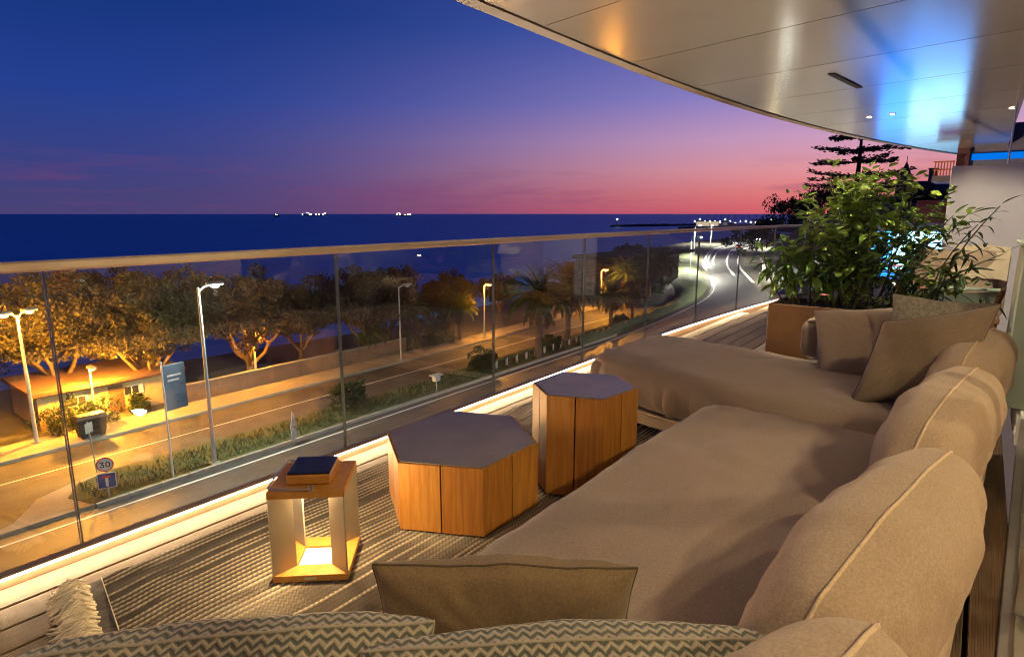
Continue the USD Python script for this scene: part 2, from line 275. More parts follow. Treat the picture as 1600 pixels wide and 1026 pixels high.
def street_lamp(loc, h, label, color, power, em, arms=(0.0,), cutoff=None, group=None, lit=True, reach=1.1, headr=0.17, pole_r=0.075):
    t = thing('street_lamp', label, 'street lamp', loc, group=group)
    part(t, 'pole', tube([(0, 0, 0), (0, 0, h * .5), (0, 0, h)], [pole_r * 1.3, pole_r, pole_r * .7], 10), postm, smooth=40)
    part(t, 'base_plate', bx(-.2, .2, -.2, .2, 0.0, .05, .01), postd)
    for a in arms:
        d = np.array([math.cos(a), math.sin(a), 0])
        part(t, 'arm', tube([d * 0 + [0, 0, h - .15], d * reach * .5 + [0, 0, h + .05], d * reach + [0, 0, h + .1]], .04, 8), postm, smooth=40)
        hd = moved(bx(-.35, .35, -.16, .16, -.05, .09, .04), d * (reach + .2) + [0, 0, h + .13], rz=a)
        hp = part(t, 'lamp_head', hd, postd)
        lens = moved(trimesh.creation.icosphere(2, headr), d * (reach + .2) + [0, 0, h + .05], s=(1, 1, .6))
        lens.vertices[:, 2] *= 1
        m2 = trimesh.creation.icosphere(2, headr); m2.apply_scale((1, 1, .55)); m2.apply_translation(d * (reach + .2) + [0, 0, h + .03])
        part(t, 'lens', m2, em if lit else postm, smooth=True)
        if lit:
            lb_ = light_at(t, 'bulb', d * (reach + .2) + [0, 0, h - .28], color, power)
            if cutoff:
                sh = UsdLux.ShapingAPI.Apply(lb_.GetPrim()); sh.CreateShapingConeAngleAttr(cutoff); sh.CreateShapingConeSoftnessAttr(.3)
    return t
street_lamp((8.05, 36.4, G + .13), 6.5, 'tall twin headed sodium lamp post glowing orange on the far pavement', SODIUM_C, SODIUM, E_SOD, (0.45, 0.45 + pi), reach=0.42)
street_lamp((11.2, 38.1, G), 3.0, 'short orange garden lamp among the trees beside the low house', SODIUM_C, SODIUM * 2.3, E_SOD, (-pi / 2,), reach=0.12, headr=.14, pole_r=.05)
street_lamp((12.25, 26.75, G + .14), 8.1, 'tall white street lamp on a pale green post on the verge', WHITE_C, WHITE * 1.6, E_WHT, (-.2,), reach=.5)
street_lamp((31.0, 34.95, G + .13), 5.8, 'unlit slim street lamp before the dark trees', SODIUM_C, 0, E_SOD, (-.6,), lit=False, reach=.45, pole_r=.06)
street_lamp((41.5, 35.3, G + .13), 4.9, 'orange street lamp glowing behind the first palm', SODIUM_C, SODIUM * .8, E_SOD, (-1.2,), reach=.3)
street_lamp((61.8, 34.6, G + .13), 4.8, 'orange star bright street lamp between the palms and the pavilion', SODIUM_C, SODIUM * 1.5, E_SOD, (-1.2,), reach=.3)
street_lamp((20.5, 37.6, G), 3.6, 'low sodium lamp behind the reddish boundary wall', SODIUM_C, SODIUM * .45, E_SOD, (-1.4,), reach=.2, headr=.12)
for (x, y, h, a, lab) in ((232, 82.5, 7.0, 3.6, 'white street lamp at the far end of the bend, nearest the water'), (215, 56, 6.4, 2.2, 'white street lamp on the inner side of the far bend'), (150, 57.5, 8.5, 4.3, 'white street lamp on the seaward side in the middle of the bend'), (112, 43.5, 7.0, 5.0, 'white street lamp on the seaward side where the bend begins'), (90, 13.5, 8.0, 2.0, 'white street lamp beside the forecourt before the kiosk'), (126, 19.2, 8.0, 1.9, 'white street lamp on the inland side where the bend begins')):
    street_lamp((x, y, G), h, lab, (1.0, .93, .78), WHITE * 16, E_FAR, (a,), cutoff=80.0, reach=1.4, headr=.3)

for x, lab in ((9, 'street lamp on the building side of the road, nearest the corner'), (30, 'street lamp on the building side of the road opposite the pole box'), (52, 'street lamp on the building side of the road opposite the palms')):
    street_lamp((x, 6.4, G), 6.9, lab, (1.0, .86, .70), WHITE * (1.6 if x == 9 else 3.6), E_WHT, (pi / 2,), cutoff=(None if x == 9 else 80.0), reach=1.2)

# road signs
SR = look('sign_red', (0.55, 0.02, 0.02), rough=.4); SW = look('sign_white', (0.75, 0.75, 0.73), rough=.4); SB = look('sign_blue', (0.02, 0.05, 0.28), rough=.4); SK = look('sign_black', (0.02, 0.02, 0.02), rough=.4); SGR = look('sign_back', (0.55, 0.55, 0.53), (0.5, .5, .48), 5, .5)
def disc(r, d0, d1, n=40):   # a disc facing -y
    m = trimesh.creation.cylinder(radius=r, height=d1 - d0, sections=n); m.apply_transform(trimesh.transformations.rotation_matrix(pi / 2, [1, 0, 0])); m.apply_translation([0, -(d0 + d1) / 2, 0]); return m
sg = thing('speed_sign', 'round white 30 sign above a blue dead end plate at the verge tip', 'road sign', (7.95, 26.75, G + .13), rz=-.45)
part(sg, 'post', tube([(0, .03, 0), (0, .03, .8), (0, .03, 1.75)], .03, 8), postd, smooth=40)
sp = part(sg, 'speed_disc', moved(disc(.30, 0, .02), (0, 0, 1.42)), SR)
part(sp, 'disc_face', moved(disc(.255, .02, .024), (0, 0, 1.42)), SW)
tx = meshkit.text_mesh('30', .22, .003, True); tx.apply_translation([-tx.bounds[:, 0].mean(), -.11, 0]); tx.apply_transform(trimesh.transformations.rotation_matrix(pi / 2, [1, 0, 0])); tx.apply_translation([0, -.025, 1.42])
part(sp, 'numerals', tx, SK)
bp = part(sg, 'blue_plate', bx(-.32, .32, -.02, 0, .42, 1.06, .006), SW)
part(bp, 'plate_face', bx(-.295, .295, -.024, -.02, .445, 1.035), SB)
part(bp, 'white_stem', bx(-.05, .05, -.028, -.024, .50, .86), SW)
part(bp, 'red_bar', bx(-.15, .15, -.028, -.024, .862, .95), SR)
vs = thing('warning_sign', 'pale back of a triangle sign over a round sign by the coast road', 'road sign', (15.95, 26.2, G), rz=.62)
part(vs, 'post', tube([(0, 0, 0), (0, 0, 1), (0, 0, 1.75)], .03, 8), postd, smooth=40)
part(vs, 'round_back', moved(disc(.34, .03, .05), (0, 0, .55)), SGR)
tri = trimesh.creation.extrude_polygon(Polygon([(-.36, 0), (.36, 0), (0, .68)]).buffer(.04), .02, engine='earcut'); tri.apply_transform(trimesh.transformations.rotation_matrix(pi / 2, [1, 0, 0])); tri.apply_translation([0, -.03, .95])
part(vs, 'triangle_back', tri, SGR)
bs = thing('banner_sign', 'tall blue grey panel with faint white lettering on a slim white mast', 'sign', (10.42, 26.75, G + .14), rz=0.15)
part(bs, 'mast', tube([(0, 0, 0), (0, 0, 2.5), (0, 0, 5.15)], [.045, .04, .035], 8), SW, smooth=40)
BAN = look('banner_blue', (0.13, 0.19, 0.27), (0.10, 0.15, 0.22), 2, .5)
bpn = part(bs, 'panel', bx(.05, 1.0, -.02, .02, 2.95, 4.95, .008), BAN)
for k, w in enumerate((.62, .5)):
    part(bpn, 'lettering', bx(.2, .2 + w, -.026, -.02, 4.42 - k * .2, 4.50 - k * .2), SW)
ms = thing('pole_box', 'small grey box with a pitched cover on a post beside the coast road', 'utility box', (26.65, 26.75, G + .14))
part(ms, 'post', tube([(0, 0, 0), (0, 0, .5), (0, 0, .95)], .035, 8), postd, smooth=40)
part(ms, 'box_body', bx(-.22, .22, -.16, .16, .7, 1.05, .01), SGR)
part(ms, 'cover', bx(-.42, .42, -.25, .25, 1.05, 1.12, .015), SGR)
bk = thing('back_sign', 'thin leaning signpost standing on the edge of the orange street', 'road sign', (8.55, 29.9, G + .13), rz=.5)
part(bk, 'post', tube([(0, 0, 0), (-.08, 0, 1.2), (-.16, 0, 2.4)], .03, 8), postd, smooth=40)
part(bk, 'plate', bx(-.34, .06, -.045, -.03, 1.9, 2.36, .006), postd)
# bin
BIN = look('bin_dark', (0.02, 0.018, 0.016), (0.03, 0.026, 0.02), 6, .5)
bn = thing('waste_container', 'dark wheeled waste container at the kerb of the far pavement', 'waste container', (10.1, 35.3, G + .13))
part(bn, 'body', trimesh.convex.convex_hull(np.array([(sx * a, sy * b, z) for a, b, z in ((.55, .32, .14), (.68, .42, 1.0)) for sx in (-1, 1) for sy in (-1, 1)])), BIN)
lid = trimesh.convex.convex_hull(np.array([(sx * .7, sy * .44, 1.0) for sx in (-1, 1) for sy in (-1, 1)] + [(sx * .62, sy * .3, 1.17) for sx in (-1, 1) for sy in (-1, 1)]))
part(bn, 'lid', moved(lid, (0, 0, .004)), BIN)
for sx in (-1, 1):
    for sy in (-1, 1):
        w = trimesh.creation.cylinder(radius=.1, height=.05, sections=14); w.apply_transform(trimesh.transformations.rotation_matrix(pi / 2, [1, 0, 0])); w.apply_translation([sx * .45, sy * .26, .1]); part(bn, 'wheel', w, SK)

# boundary wall, low house, pavilion
wallm = look('ochre_wall', (0.34, 0.20, 0.11), (0.26, 0.15, 0.085), 1.2, .9, bump=.2, bscale=8, obj=False)
bw = thing('boundary_wall', 'low ochre boundary wall along the pavement under the trees', 'wall', (0, 0, G))
for k in range(9):
    x = 15.6 + k * 2.0
    part(bw, 'wall_panel', bx(x, x + 1.99, 37.15, 37.33, -.1, 1.15, .012), wallm)
    part(bw, 'coping', bx(x, x + 1.985, 37.1, 37.38, 1.152, 1.23, .012), kerbm)
hs = thing('low_house', 'small flat roofed ochre house behind the far pavement', 'house', (12.4, 38.6, G))
hw = look('ochre_render', (0.50, 0.36, 0.17), (0.42, 0.30, 0.14), 1.2, .9, bump=.15, bscale=10)
part(hs, 'wall', bx(-3.6, 3.6, 0, 5, 0, 1.9), hw)
part(hs, 'roof', bx(-3.9, 3.9, -.35, 5.3, 1.903, 2.12, .02), look('house_roof', (0.16, 0.08, 0.04), (0.12, .06, .03), 2, .9))
for wx in (1.1, -1.6):
    wd = part(hs, 'window', bx(wx - .42, wx + .42, -.03, .0, .95, 1.5), SW)
    for j in (-1, 1): part(wd, 'pane', bx(wx - .2 + j * .2 - .17 + .0, wx - .2 + j * .2 + .17 + .2 * (j > 0) * 0, -.035, -.03, 1.0, 1.45), look(f'pane_dark_{wx}_{j}'.replace('.', '_').replace('-', 'm'), (0.03, .03, .04), rough=.15))
part(hs, 'door', bx(-.3, .45, -.03, 0, 0.02, 1.7), look('house_door', (0.12, .07, .03), rough=.6))
pv = thing('pavilion', 'dark flat roofed pavilion by the shore behind the palms', 'building', (88, 42.0, G))
PVW = look('pavilion_wall', (0.07, .07, .06), (0.05, .05, .042), 1, .8); PVR = look('pavilion_roof', (0.02, .018, .018), rough=.9, spec=.1)
part(pv, 'wall', bx(-11, 11, -1.5, 4, 0, 5.0), PVW)
part(pv, 'roof', bx(-13, 13, -3.4, 5, 5.003, 5.5, .04), PVR)
part(pv, 'lamp_strip', bx(-9, -8, -1.56, -1.5, 3.2, 3.4), E_FARW)
for k in range(6): part(pv, 'window', bx(-9.5 + k * 3.2, -7.6 + k * 3.2, -1.54, -1.5, 1.0, 3.0), PVR)
part(pv, 'mast', tube([(-12, -2, 5.5), (-12, -2, 6.2), (-12, -2, 7.0)], .05, 6), PVR)
# guard rail posts on the embankment
gl = thing('guard_rail', 'low rail on short pale posts along the green embankment', 'fence', (0, 0, G))
for k in range(22):
    x = 33.5 + k * 1.25; y = 27.35 + max(0, (x - 45)) ** 1.5 * .012
    part(gl, 'post', bx(x - .07, x + .07, y - .07, y + .07, .1, .75, .015), SGR)
xs = np.linspace(33.2, 60.2, 30); part(gl, 'rail', tube([(x, 27.35 + max(0, (x - 45)) ** 1.5 * .012, .72) for x in xs], .06, 6), look('hedge_rail', (0.10, 0.12, 0.06), rough=.9), smooth=40)

# ------------------------------------------------------------------ trees
bark = look('bark', (0.17, 0.12, 0.075), (0.10, 0.07, 0.045), 5, .95, bump=.8, bscale=9, stretch=(3, 3, 1), bdist=.05)
leafm = [foliage('tree_leaves', (0.055, 0.048, 0.014), (0.115, 0.085, 0.022)), foliage('tree_leaves_red', (0.06, 0.036, 0.014), (0.11, 0.065, 0.022))]
def make_tree(label, loc, seed, h=7.6, spread=4.6, mat=0, rz=0, scale=1, clumps=118, per=150, leaf=.13):
    global rng
    keep = rng; rng = np.random.default_rng(seed)
    t = thing('street_tree', label, 'tree', loc, rz, scale, group=None)
    fork = h * rng.uniform(.14, .2); limbs = []
    part(t, 'trunk', tube([(0, 0, -.2), (.05, 0, fork * .5), (.02, .03, fork + .1)], [.30, .23, .2], 9), bark, smooth=60)
    tips = []
    n = 6
    for k in range(n):
        a = 2 * pi * k / n + rng.uniform(-.3, .3); r = spread * rng.uniform(.45, .72); top = h * rng.uniform(.55, .8)
        p0 = np.array([0, 0, fork]); p3 = np.array([math.cos(a) * r, math.sin(a) * r, top])
        pts = [p0 + (p3 - p0) * s + np.array([0, 0, .5 * h * .22 * math.sin(s * pi) * -.35]) + rng.normal(0, .10, 3) * (0 < s < 1) for s in np.linspace(0, 1, 7)]
        lm = [tube(pts, np.linspace(.15, .045, 7), 7)]
        for q in (3, 4, 5):
            b = pts[q]; e = b + np.array([rng.normal(0, 1.0), rng.normal(0, 1.0), rng.uniform(.8, 1.7)])
            lm.append(tube([b, (b + e) / 2 + rng.normal(0, .12, 3), e], [.06, .04, .018], 5)); tips.append(e)
        tips.append(pts[-1]); part(t, 'limb', cat_(lm), bark, smooth=60)
    tips = np.array(tips)
    c = tips[rng.integers(0, len(tips), clumps)] + rng.normal(0, .75, (clumps, 3)) * [1.1, 1.1, .8]
    shell = rand_dirs(clumps // 2) * [spread * .88, spread * .88, h * .27] * rng.uniform(.75, 1.0, (clumps // 2, 1)) + [0, 0, h * .70]
    c = np.vstack([c, shell[shell[:, 2] > h * .38]])
    part(t, 'crown', leaf_cloud(c, rng.uniform(.45, .95, len(c)), per, leaf, .5, .75), leafm[mat], kind='stuff')
    rng = keep
    return t
TA = make_tree('broad orange lit tree with forked trunk left of the white street lamp', (14.8, 39.6, G), 1, 7.7, 4.6, 0)
TB = make_tree('rounded dark topped tree with a wide forked pale trunk behind the ochre wall', (20.6, 38.6, G), 2, 7.6, 4.4, 1)
TC = make_tree('sprawling tree with low leaning trunks behind the twin headed lamp', (5.4, 41.4, G), 3, 7.2, 4.4, 0)
copy(TB, 'dark bushy tree to the right of the second glass joint', (30.5, 38.5, G), 2.1, .92)
copy(TA, 'tree filling the gap behind the short garden lamp', (10.8, 42.5, G), 1.2, 1.0)
copy(TC, 'tree in shade behind the unlit lamp post', (35.5, 41.5, G), .6, .82)
copy(TA, 'smaller tree between the forked tree and the wall end', (25.8, 40.5, G), 4.0, .78)
copy(TB, 'leftmost tree at the edge of the picture beyond the twin headed lamp', (2.2, 40.5, G), 3.3, 1.0)
copy(TC, 'orange glowing low tree just left of the lamp behind the palm', (40.0, 38.8, G), 2.5, .66)
copy(TA, 'far round tree on the shore behind the palms', (52, 42, G), 5.0, .62)
copy(TC, 'dark tree at the shore before the pavilion roof', (70, 42, G), 5.6, .72)
copy(TB, 'dark tree crown on the seaward side of the far bend', (122, 62, G - 1), 1.0, .75)
copy(TC, 'dark bushy tree just beyond the small palm by the embankment', (80, 38.5, G), 1.5, .72)
copy(TB, 'dark tree on the seaward side behind the embankment crest', (96, 44.5, G), .8, .72)
copy(TA, 'low dark tree hiding the pavilion end', (108, 52, G - 1), 2.0, .7)
copy(TC, 'bushy tree on the outer curve of the bend', (92, 45, G), 3.0, .7)

copy(TB, 'tree in the second row right behind the low house', (14.5, 45.0, G), .4, 1.05)
copy(TB, 'dark tree in the second row before the palms', (37.0, 45.0, G), 5.2, .8)
copy(TC, 'far left tree in the second row at the picture edge', (5.0, 45.0, G), 1.9, 1.05)
copy(TA, 'low dark tree by the shore left of the orange star lamp', (46, 44.0, G), .2, .68)

# bushes
bushm = foliage('bush_leaves', (0.025, 0.045, 0.012), (0.06, 0.085, 0.022))
def bush(label, loc, r, h, seed):
    global rng
    keep = rng; rng = np.random.default_rng(seed)
    t = thing('bush', label, 'bush', loc)
    c = rand_dirs(34) * rng.uniform(.45, 1.25, (34, 1)) * [r * .75, r * .75, h * .45] * (1 + .35 * rng.normal(size=3)) + [0, 0, h * .5]; c[:, 2] = np.clip(c[:, 2], h * .12, None)
    part(t, 'stem', tube([(0, 0, -.1), (.05, 0, h * .3), (0, .05, h * .6)], [.06, .05, .03], 6), bark, smooth=60)
    part(t, 'leaves', leaf_cloud(c, r * rng.uniform(.2, .42, len(c)), 85, .10, .4), bushm, kind='stuff')
    rng = keep
bush('round clipped bush behind the waste container', (10.2, 37.3, G), 1.55, 1.5, 11)
bush('small shrub on the pavement edge before the low house', (13.3, 37.7, G), .8, .9, 12)
bush('green bush on the verge beside the second glass joint', (20.8, 28.2, G + .1), 1.0, 1.7, 13)
bush('green bush on the verge left of the first palm', (32.6, 27.9, G + .1), 1.15, 1.6, 14)
bush('low bush at the foot of the second palm', (41.0, 27.9, G + .1), 1.1, 1.1, 15)
bush('dark bush at the end of the ochre wall', (34.2, 37.4, G), 1.5, 1.5, 16)
bush('dark bush under the trees behind the unlit lamp', (37.4, 37.3, G), 1.6, 1.6, 17)
bush('bush beside the lower trunk of the fourth palm', (55.4, 28.6, G + .3), 1.0, .9, 18)
bush('broad dark bush on the bank by the bend', (82, 37.5, G), 2.2, 2.2, 19)

# palms
frondm = foliage('palm_fronds', (0.075, 0.11, 0.026), (0.12, 0.16, 0.045), trans=.25)
deadm = foliage('dead_fronds', (0.12, 0.085, 0.045), (0.20, 0.14, 0.07), trans=.2)
def frond(L, elev, droop, seed, n=42):
    r = np.random.default_rng(seed)
    s = np.linspace(0, 1, 14)
    ang = elev - droop * s ** 1.4
    x = np.r_[0, np.cumsum(np.cos(ang[:-1]) * L / 13)]; z = np.r_[0, np.cumsum(np.sin(ang[:-1]) * L / 13)]
    rach = np.stack([x, x * 0, z], 1)
    ms = [tube(rach, np.linspace(.035, .008, 14), 4, cap=False)]
    q = np.linspace(.14, .99, n); P = np.stack([np.interp(q, s, rach[:, k]) for k in range(3)], 1); A = np.interp(q, s, ang)
    Ps, Us, Ws = [], [], []
    for sd in (-1, 1):
        fwd = np.stack([np.cos(A), A * 0, np.sin(A)], 1)
        d = fwd * .55 + np.array([0, sd * 1.0, 0]) + np.array([0, 0, -.22]) + r.normal(0, .08, (n, 3)); d /= np.linalg.norm(d, axis=1, keepdims=True)
        ll = .58 * np.sin(pi * np.clip(q * .82 + .14, 0, 1)) [:, None] * L / 2.6 * r.uniform(.85, 1.1, (n, 1))
        w = np.cross(d, [0, 0, 1.0]); w /= np.linalg.norm(w, axis=1, keepdims=True)
        Ps.append(P + d * ll / 2); Us.append(d * ll / 2); Ws.append(w * .046)
    ms.append(quads(np.vstack(Ps), np.vstack(Us), np.vstack(Ws)))
    return cat_(ms)
def make_palm(label, loc, H=4.9, seed=5, L=3.3):
    r = np.random.default_rng(seed)
    t = thing('palm_tree', label, 'palm tree', loc)
    zz = np.linspace(-.2, H, 34); rr = .27 + .03 * (np.arange(34) % 2) - .03 * zz / H
    part(t, 'trunk', tube([(0.04 * math.sin(z), 0, z) for z in zz], rr, 11), bark, smooth=30)
    for k in range(64):
        u = k / 64
        e = 1.5 - 1.6 * u + r.normal(0, .08); dr = 1.0 + .75 * u + r.normal(0, .1)
        f = frond(L * r.uniform(.85, 1.08), e, dr, 100 + k)
        part(t, 'frond', moved(f, (0, 0, H), rz=k * 2.399 + r.normal(0, .1)), frondm)
    for k in range(26):
        f = frond(L * r.uniform(.6, .8), -.55 - r.uniform(0, .5), .9, 300 + k, 18)
        part(t, 'dead_frond', moved(f, (0, 0, H - .1 - r.uniform(0, .35)), rz=k * 2.399), deadm)
    return t
PG = None
PA = make_palm('nearest tall palm left of the third glass joint with a brown skirt', (38.3, 26.95, G))
copy(PA, 'second palm, just left of the fourth glass joint', (43.6, 27.6, G), 1.1, 1.03)
copy(PA, 'shorter palm in front of the orange star lamp', (52.4, 28.1, G), 2.3, .72)
copy(PA, 'small palm farthest along the row by the pavilion', (58.6, 28.9, G), 3.6, .56)
copy(PA, 'dark palm behind the unlit lamp post', (34.6, 37.9, G), 4.2, .72)
copy(PA, 'dark palm silhouette between the bushes and the first tall palm', (39.5, 36.6, G), 5.0, .62)
copy(PA, 'low palm on the outer side of the bend before the pavilion', (78.0, 36.0, G), .7, .95)
copy(PA, 'dark fan of palm fronds low beside the ochre wall end', (30.6, 37.9, G - .8), 1.9, .55)

copy(PA, 'leaning palm beyond the pavilion corner near the bend', (86.0, 37.5, G), 2.9, .9)
copy(PA, 'palm between the star lamp and the pavilion wall', (66, 33.5, G), 4.4, .85)

# ------------------------------------------------------------------ far shore: hill, wood, houses, pine, harbour, ships
hillm = look('hill_earth', (0.03, 0.028, 0.02), (0.02, .02, .014), .2, .95, obj=False)
def hillf(U, V):
    x = 96 + U * 260; yr = np.interp(x, R_e[:, 0], R_e[:, 1]); y = -90 + V * (yr - 6 + 90)
    ridge = np.clip((yr - 7 - y) / 17, 0, 1) ** .8
    return x, y, G - .2 + 15 * ridge * np.clip((x - 96) / 40, 0, 1) ** .8 * (.75 + .25 * meshkit.fbm(np.stack([x * .05, y * .05, x * 0], -1), 3))
hill_mesh = grid(60, 50, hillf)
solo('hill', hill_mesh, hillm, kind='structure', smooth=True)
woodm = foliage('wood_leaves', (0.015, 0.022, 0.010), (0.035, 0.042, 0.016), trans=.15)
cs = []
for y0, z0 in ((30, -1.2), (27.5, .6), (25, 2.6), (23, 3.4), (21, 4.3), (19, 4.6), (16.5, 4.6), (14, 4.4), (12, 3.8), (9.5, 4.0), (6.5, 4.2), (4, 4.0), (1, 4.2), (-3, 4)):
    for _ in range(9): cs.append([rng.uniform(98, 110), y0 + rng.normal(0, 1.2), z0 - abs(rng.normal(0, 1.6))])
cs = np.array(cs) * 1.45 - [0, 0, .63]
for _ in range(70):
    x = rng.uniform(118, 150); cs = np.vstack([cs, [x, rng.uniform(0, np.interp(x, R_e[:, 0], R_e[:, 1]) - 12), rng.uniform(-7, -1)]])
solo('hillside_wood', leaf_cloud(np.array(cs), rng.uniform(1.2, 2.7, len(cs)), 130, .36, .5, .8), woodm, 'dark mass of trees covering the hill under the sunset', 'wood', kind='stuff')
np_t = thing('norfolk_pine', 'tall dark pine with flat tiers of branches against the sunset', 'pine tree', (156.6, 23.5, .1), scale=1.45)
part(np_t, 'trunk', tube([(0, 0, -3), (0, 0, 6), (0.05, 0, 11), (0, 0, 13.6)], [.42, .36, .24, .08], 9), hillm, smooth=50)
pinem = foliage('pine_needles', (0.016, 0.018, 0.012), (0.035, .034, .02), trans=.1)
for tz, tl, nb in ((4.8, 6.2, 7), (6.6, 7.4, 8), (8.7, 7.0, 8), (10.5, 6.6, 8), (12.3, 5.6, 8)):
    for k in range(nb):
        a = 2 * pi * k / nb + rng.uniform(-.25, .25) + tz; L = tl * rng.uniform(.6, 1.38); tz_ = rng.normal(0, .28); s = np.linspace(0, 1, 9)
        pts = np.stack([np.cos(a) * L * s, np.sin(a) * L * s, tz + tz_ * s + .25 * np.sin(s * 5) * s - .5 * s + .9 * s ** 3], 1)
        tw = [tube(pts, np.linspace(.11, .03, 9), 5)]
        n = 130; q = rng.uniform(.25, 1.0, n) ** .8
        B = np.stack([np.interp(q, s, pts[:, j]) for j in range(3)], 1)
        sd = rng.choice([-1, 1], n)[:, None]; side_v = np.array([-math.sin(a), math.cos(a), 0]) * sd
        off = side_v * rng.uniform(0, .95, (n, 1)) * (1.15 - q[:, None] * .55) + rng.normal(0, .16, (n, 3)) + [0, 0, .14]
        dirv = side_v * .7 + np.array([math.cos(a), math.sin(a), .35]) * rng.uniform(.3, 1, (n, 1)); dirv /= np.linalg.norm(dirv, axis=1, keepdims=True)
        tw.append(quads(B + off, dirv * .27, np.cross(dirv, rand_dirs(n)) * .14))
        part(np_t, 'branch', cat_(tw), pinem)
housed = look('dusk_stone', (0.16, 0.12, 0.12), (0.12, .09, .09), 1, .9); slate = look('slate', (0.05, .045, .055), (0.035, .03, .04), 2, .7)
vl = thing('hill_villa', 'dark villa on the hill with a pointed turret and a chimney', 'house', (162.4, 12.2, -.63), scale=1.45)
part(vl, 'wall', bx(0, 8, -4.2, 1.2, -2, 5.1), housed)
part(vl, 'roof', trimesh.convex.convex_hull(np.array([(0, -4.5, 5.1), (8, -4.5, 5.1), (0, 1.3, 5.1), (8, 1.3, 5.1), (3, -3.9, 6.4), (3, .6, 6.4), (5, -3.9, 6.4), (5, .6, 6.4)])), slate)
part(vl, 'turret', moved(trimesh.creation.cylinder(radius=1.05, height=6, sections=14), (-.5, 1.9, 3.0)), housed)
part(vl, 'turret_roof', moved(trimesh.creation.cone(radius=1.3, height=3.3, sections=14), (-.5, 1.9, 6.0)), slate)
ch_ = part(vl, 'chimney', bx(1.5, 2.6, -2.0, -.9, 6.0, 8.0), housed); part(ch_, 'chimney_cap', bx(1.4, 2.7, -2.1, -.8, 8.003, 8.2), housed)
part(vl, 'finial', tube([(-.5, 1.9, 9.2), (-.5, 1.9, 9.6), (-.5, 1.9, 10)], .05, 5), slate)
for k in range(3): part(vl, 'window', bx(-.03, 0, -3.6 + k * 1.5, -2.9 + k * 1.5, 3.2, 4.4), SB)
tilem = look('red_roof_tile', (0.30, 0.10, 0.065), (0.22, .07, .05), 4, .85, obj=False)
rr_ = thing('tiled_roof_house', 'house with a red tiled roof seen between the plants and the partition', 'house', (60, 2.9, 0))
part(rr_, 'wall', bx(0.6, 5, -3.0, 1.6, -6, .4), housed)
for k in range(11):
    part(rr_, 'tile_row', moved(bx(-.02, .26, -3.3, 1.8, 0, .05, .01), (k * .22, 0, .35 + k * .2), ry=-.55), tilem)
# harbour
ORD = ('first','second','third','fourth','fifth','sixth','seventh','eighth','ninth','tenth','eleventh','twelfth','thirteenth','fourteenth','fifteenth','sixteenth','seventeenth')
rockm = look('rock', (0.03, .03, .035), (0.02, .02, .022), .2, .9, obj=False)
br = thing('breakwater', 'long low dark breakwater reaching out from the harbour', 'breakwater', (0, 0, SEA_Z))
for a, b in (((690, 372), (760, 352)), ((758, 353), (840, 322)), ((838, 323), (930, 296))):
    a, b = np.array(a, float), np.array(b, float); n = 14
    for k in range(n):
        c = a + (b - a) * (k + .5) / n; rk = trimesh.creation.icosphere(1, 1.0); rk.vertices *= rng.uniform(.8, 1.2, rk.vertices.shape)
        part(br, 'boulder_pile', moved(rk, (*c, .3), rz=rng.uniform(0, 3), s=(5.5, 5.5, 2.6)), rockm)
lh = thing('harbour_beacon', 'small white beacon at the tip of the breakwater', 'beacon', (700, 371, SEA_Z + 2))
part(lh, 'tower', tube([(0, 0, 0), (0, 0, 4), (0, 0, 7)], [1.1, .8, .7], 9), SW); part(lh, 'lantern', moved(trimesh.creation.icosphere(1, .9), (0, 0, 7.6)), E_FAR)
qy = thing('quay', 'flat dark quay of the harbour below the sunset', 'quay', (0, 0, SEA_Z))
part(qy, 'platform', prism([(640, 265), (900, 285), (980, 170), (1000, 60), (700, 60)], -1, 2.2), rockm)
for k, (x, y, w, h) in enumerate(((722, 262, 26, 5), (770, 262, 16, 4), (800, 222, 22, 6))):
    hb = thing('harbour_building', ('long pale lit building at the harbour entrance', 'second pale harbour shed beside the long one', 'harbour hall behind the moored boats')[k], 'building', (x, y, SEA_Z + 2.2))
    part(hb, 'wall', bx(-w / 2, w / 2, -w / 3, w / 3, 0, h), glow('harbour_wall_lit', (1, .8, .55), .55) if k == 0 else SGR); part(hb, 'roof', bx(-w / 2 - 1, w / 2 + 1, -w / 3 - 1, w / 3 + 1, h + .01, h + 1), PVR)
for k in range(17):
    x = rng.uniform(690, 820); ang = math.radians(37.7) - math.atan((1086 + k * 8.0 - 800) / 957.0); d = x / math.cos(ang)
    t = thing('harbour_lamp', f'{ORD[k]} bright lamp from the left in the row along the harbour', 'lamp', (x, x * math.tan(ang), SEA_Z + 2), group='lights along the harbour')
    hh_ = rng.uniform(2.2, 6.5); part(t, 'mast', tube([(0, 0, 0), (0, 0, hh_ / 2), (0, 0, hh_)], .25, 5), PVR)
    part(t, 'lantern', moved(trimesh.creation.icosphere(1, rng.uniform(.45, .95)), (0, 0, hh_ + .6)), E_FAR if k % 3 else E_FARW)
for k in range(9):
    x = 720 + 8 * k; ang = math.radians(37.7) - math.atan((1105 + k * 11.0 - 800) / 957.0)
    t = thing('sailing_boat', f'{ORD[k]} moored boat with a bare mast from the left in the harbour', 'boat', (x, x * math.tan(ang), SEA_Z), group='boats moored in the harbour')
    part(t, 'hull', trimesh.convex.convex_hull(np.array([(-5, 0, .2), (5, 0, .6), (-4, 1.4, 1.4), (-4, -1.4, 1.4), (3, 1.2, 1.5), (3, -1.2, 1.5), (5.8, 0, 1.8)])), SGR); part(t, 'mast', tube([(0, 0, 1), (0, 0, 8), (0, 0, 15)], .22, 4), PVR)
hulld = look('ship_hull', (0.05, .04, .05), rough=.7)
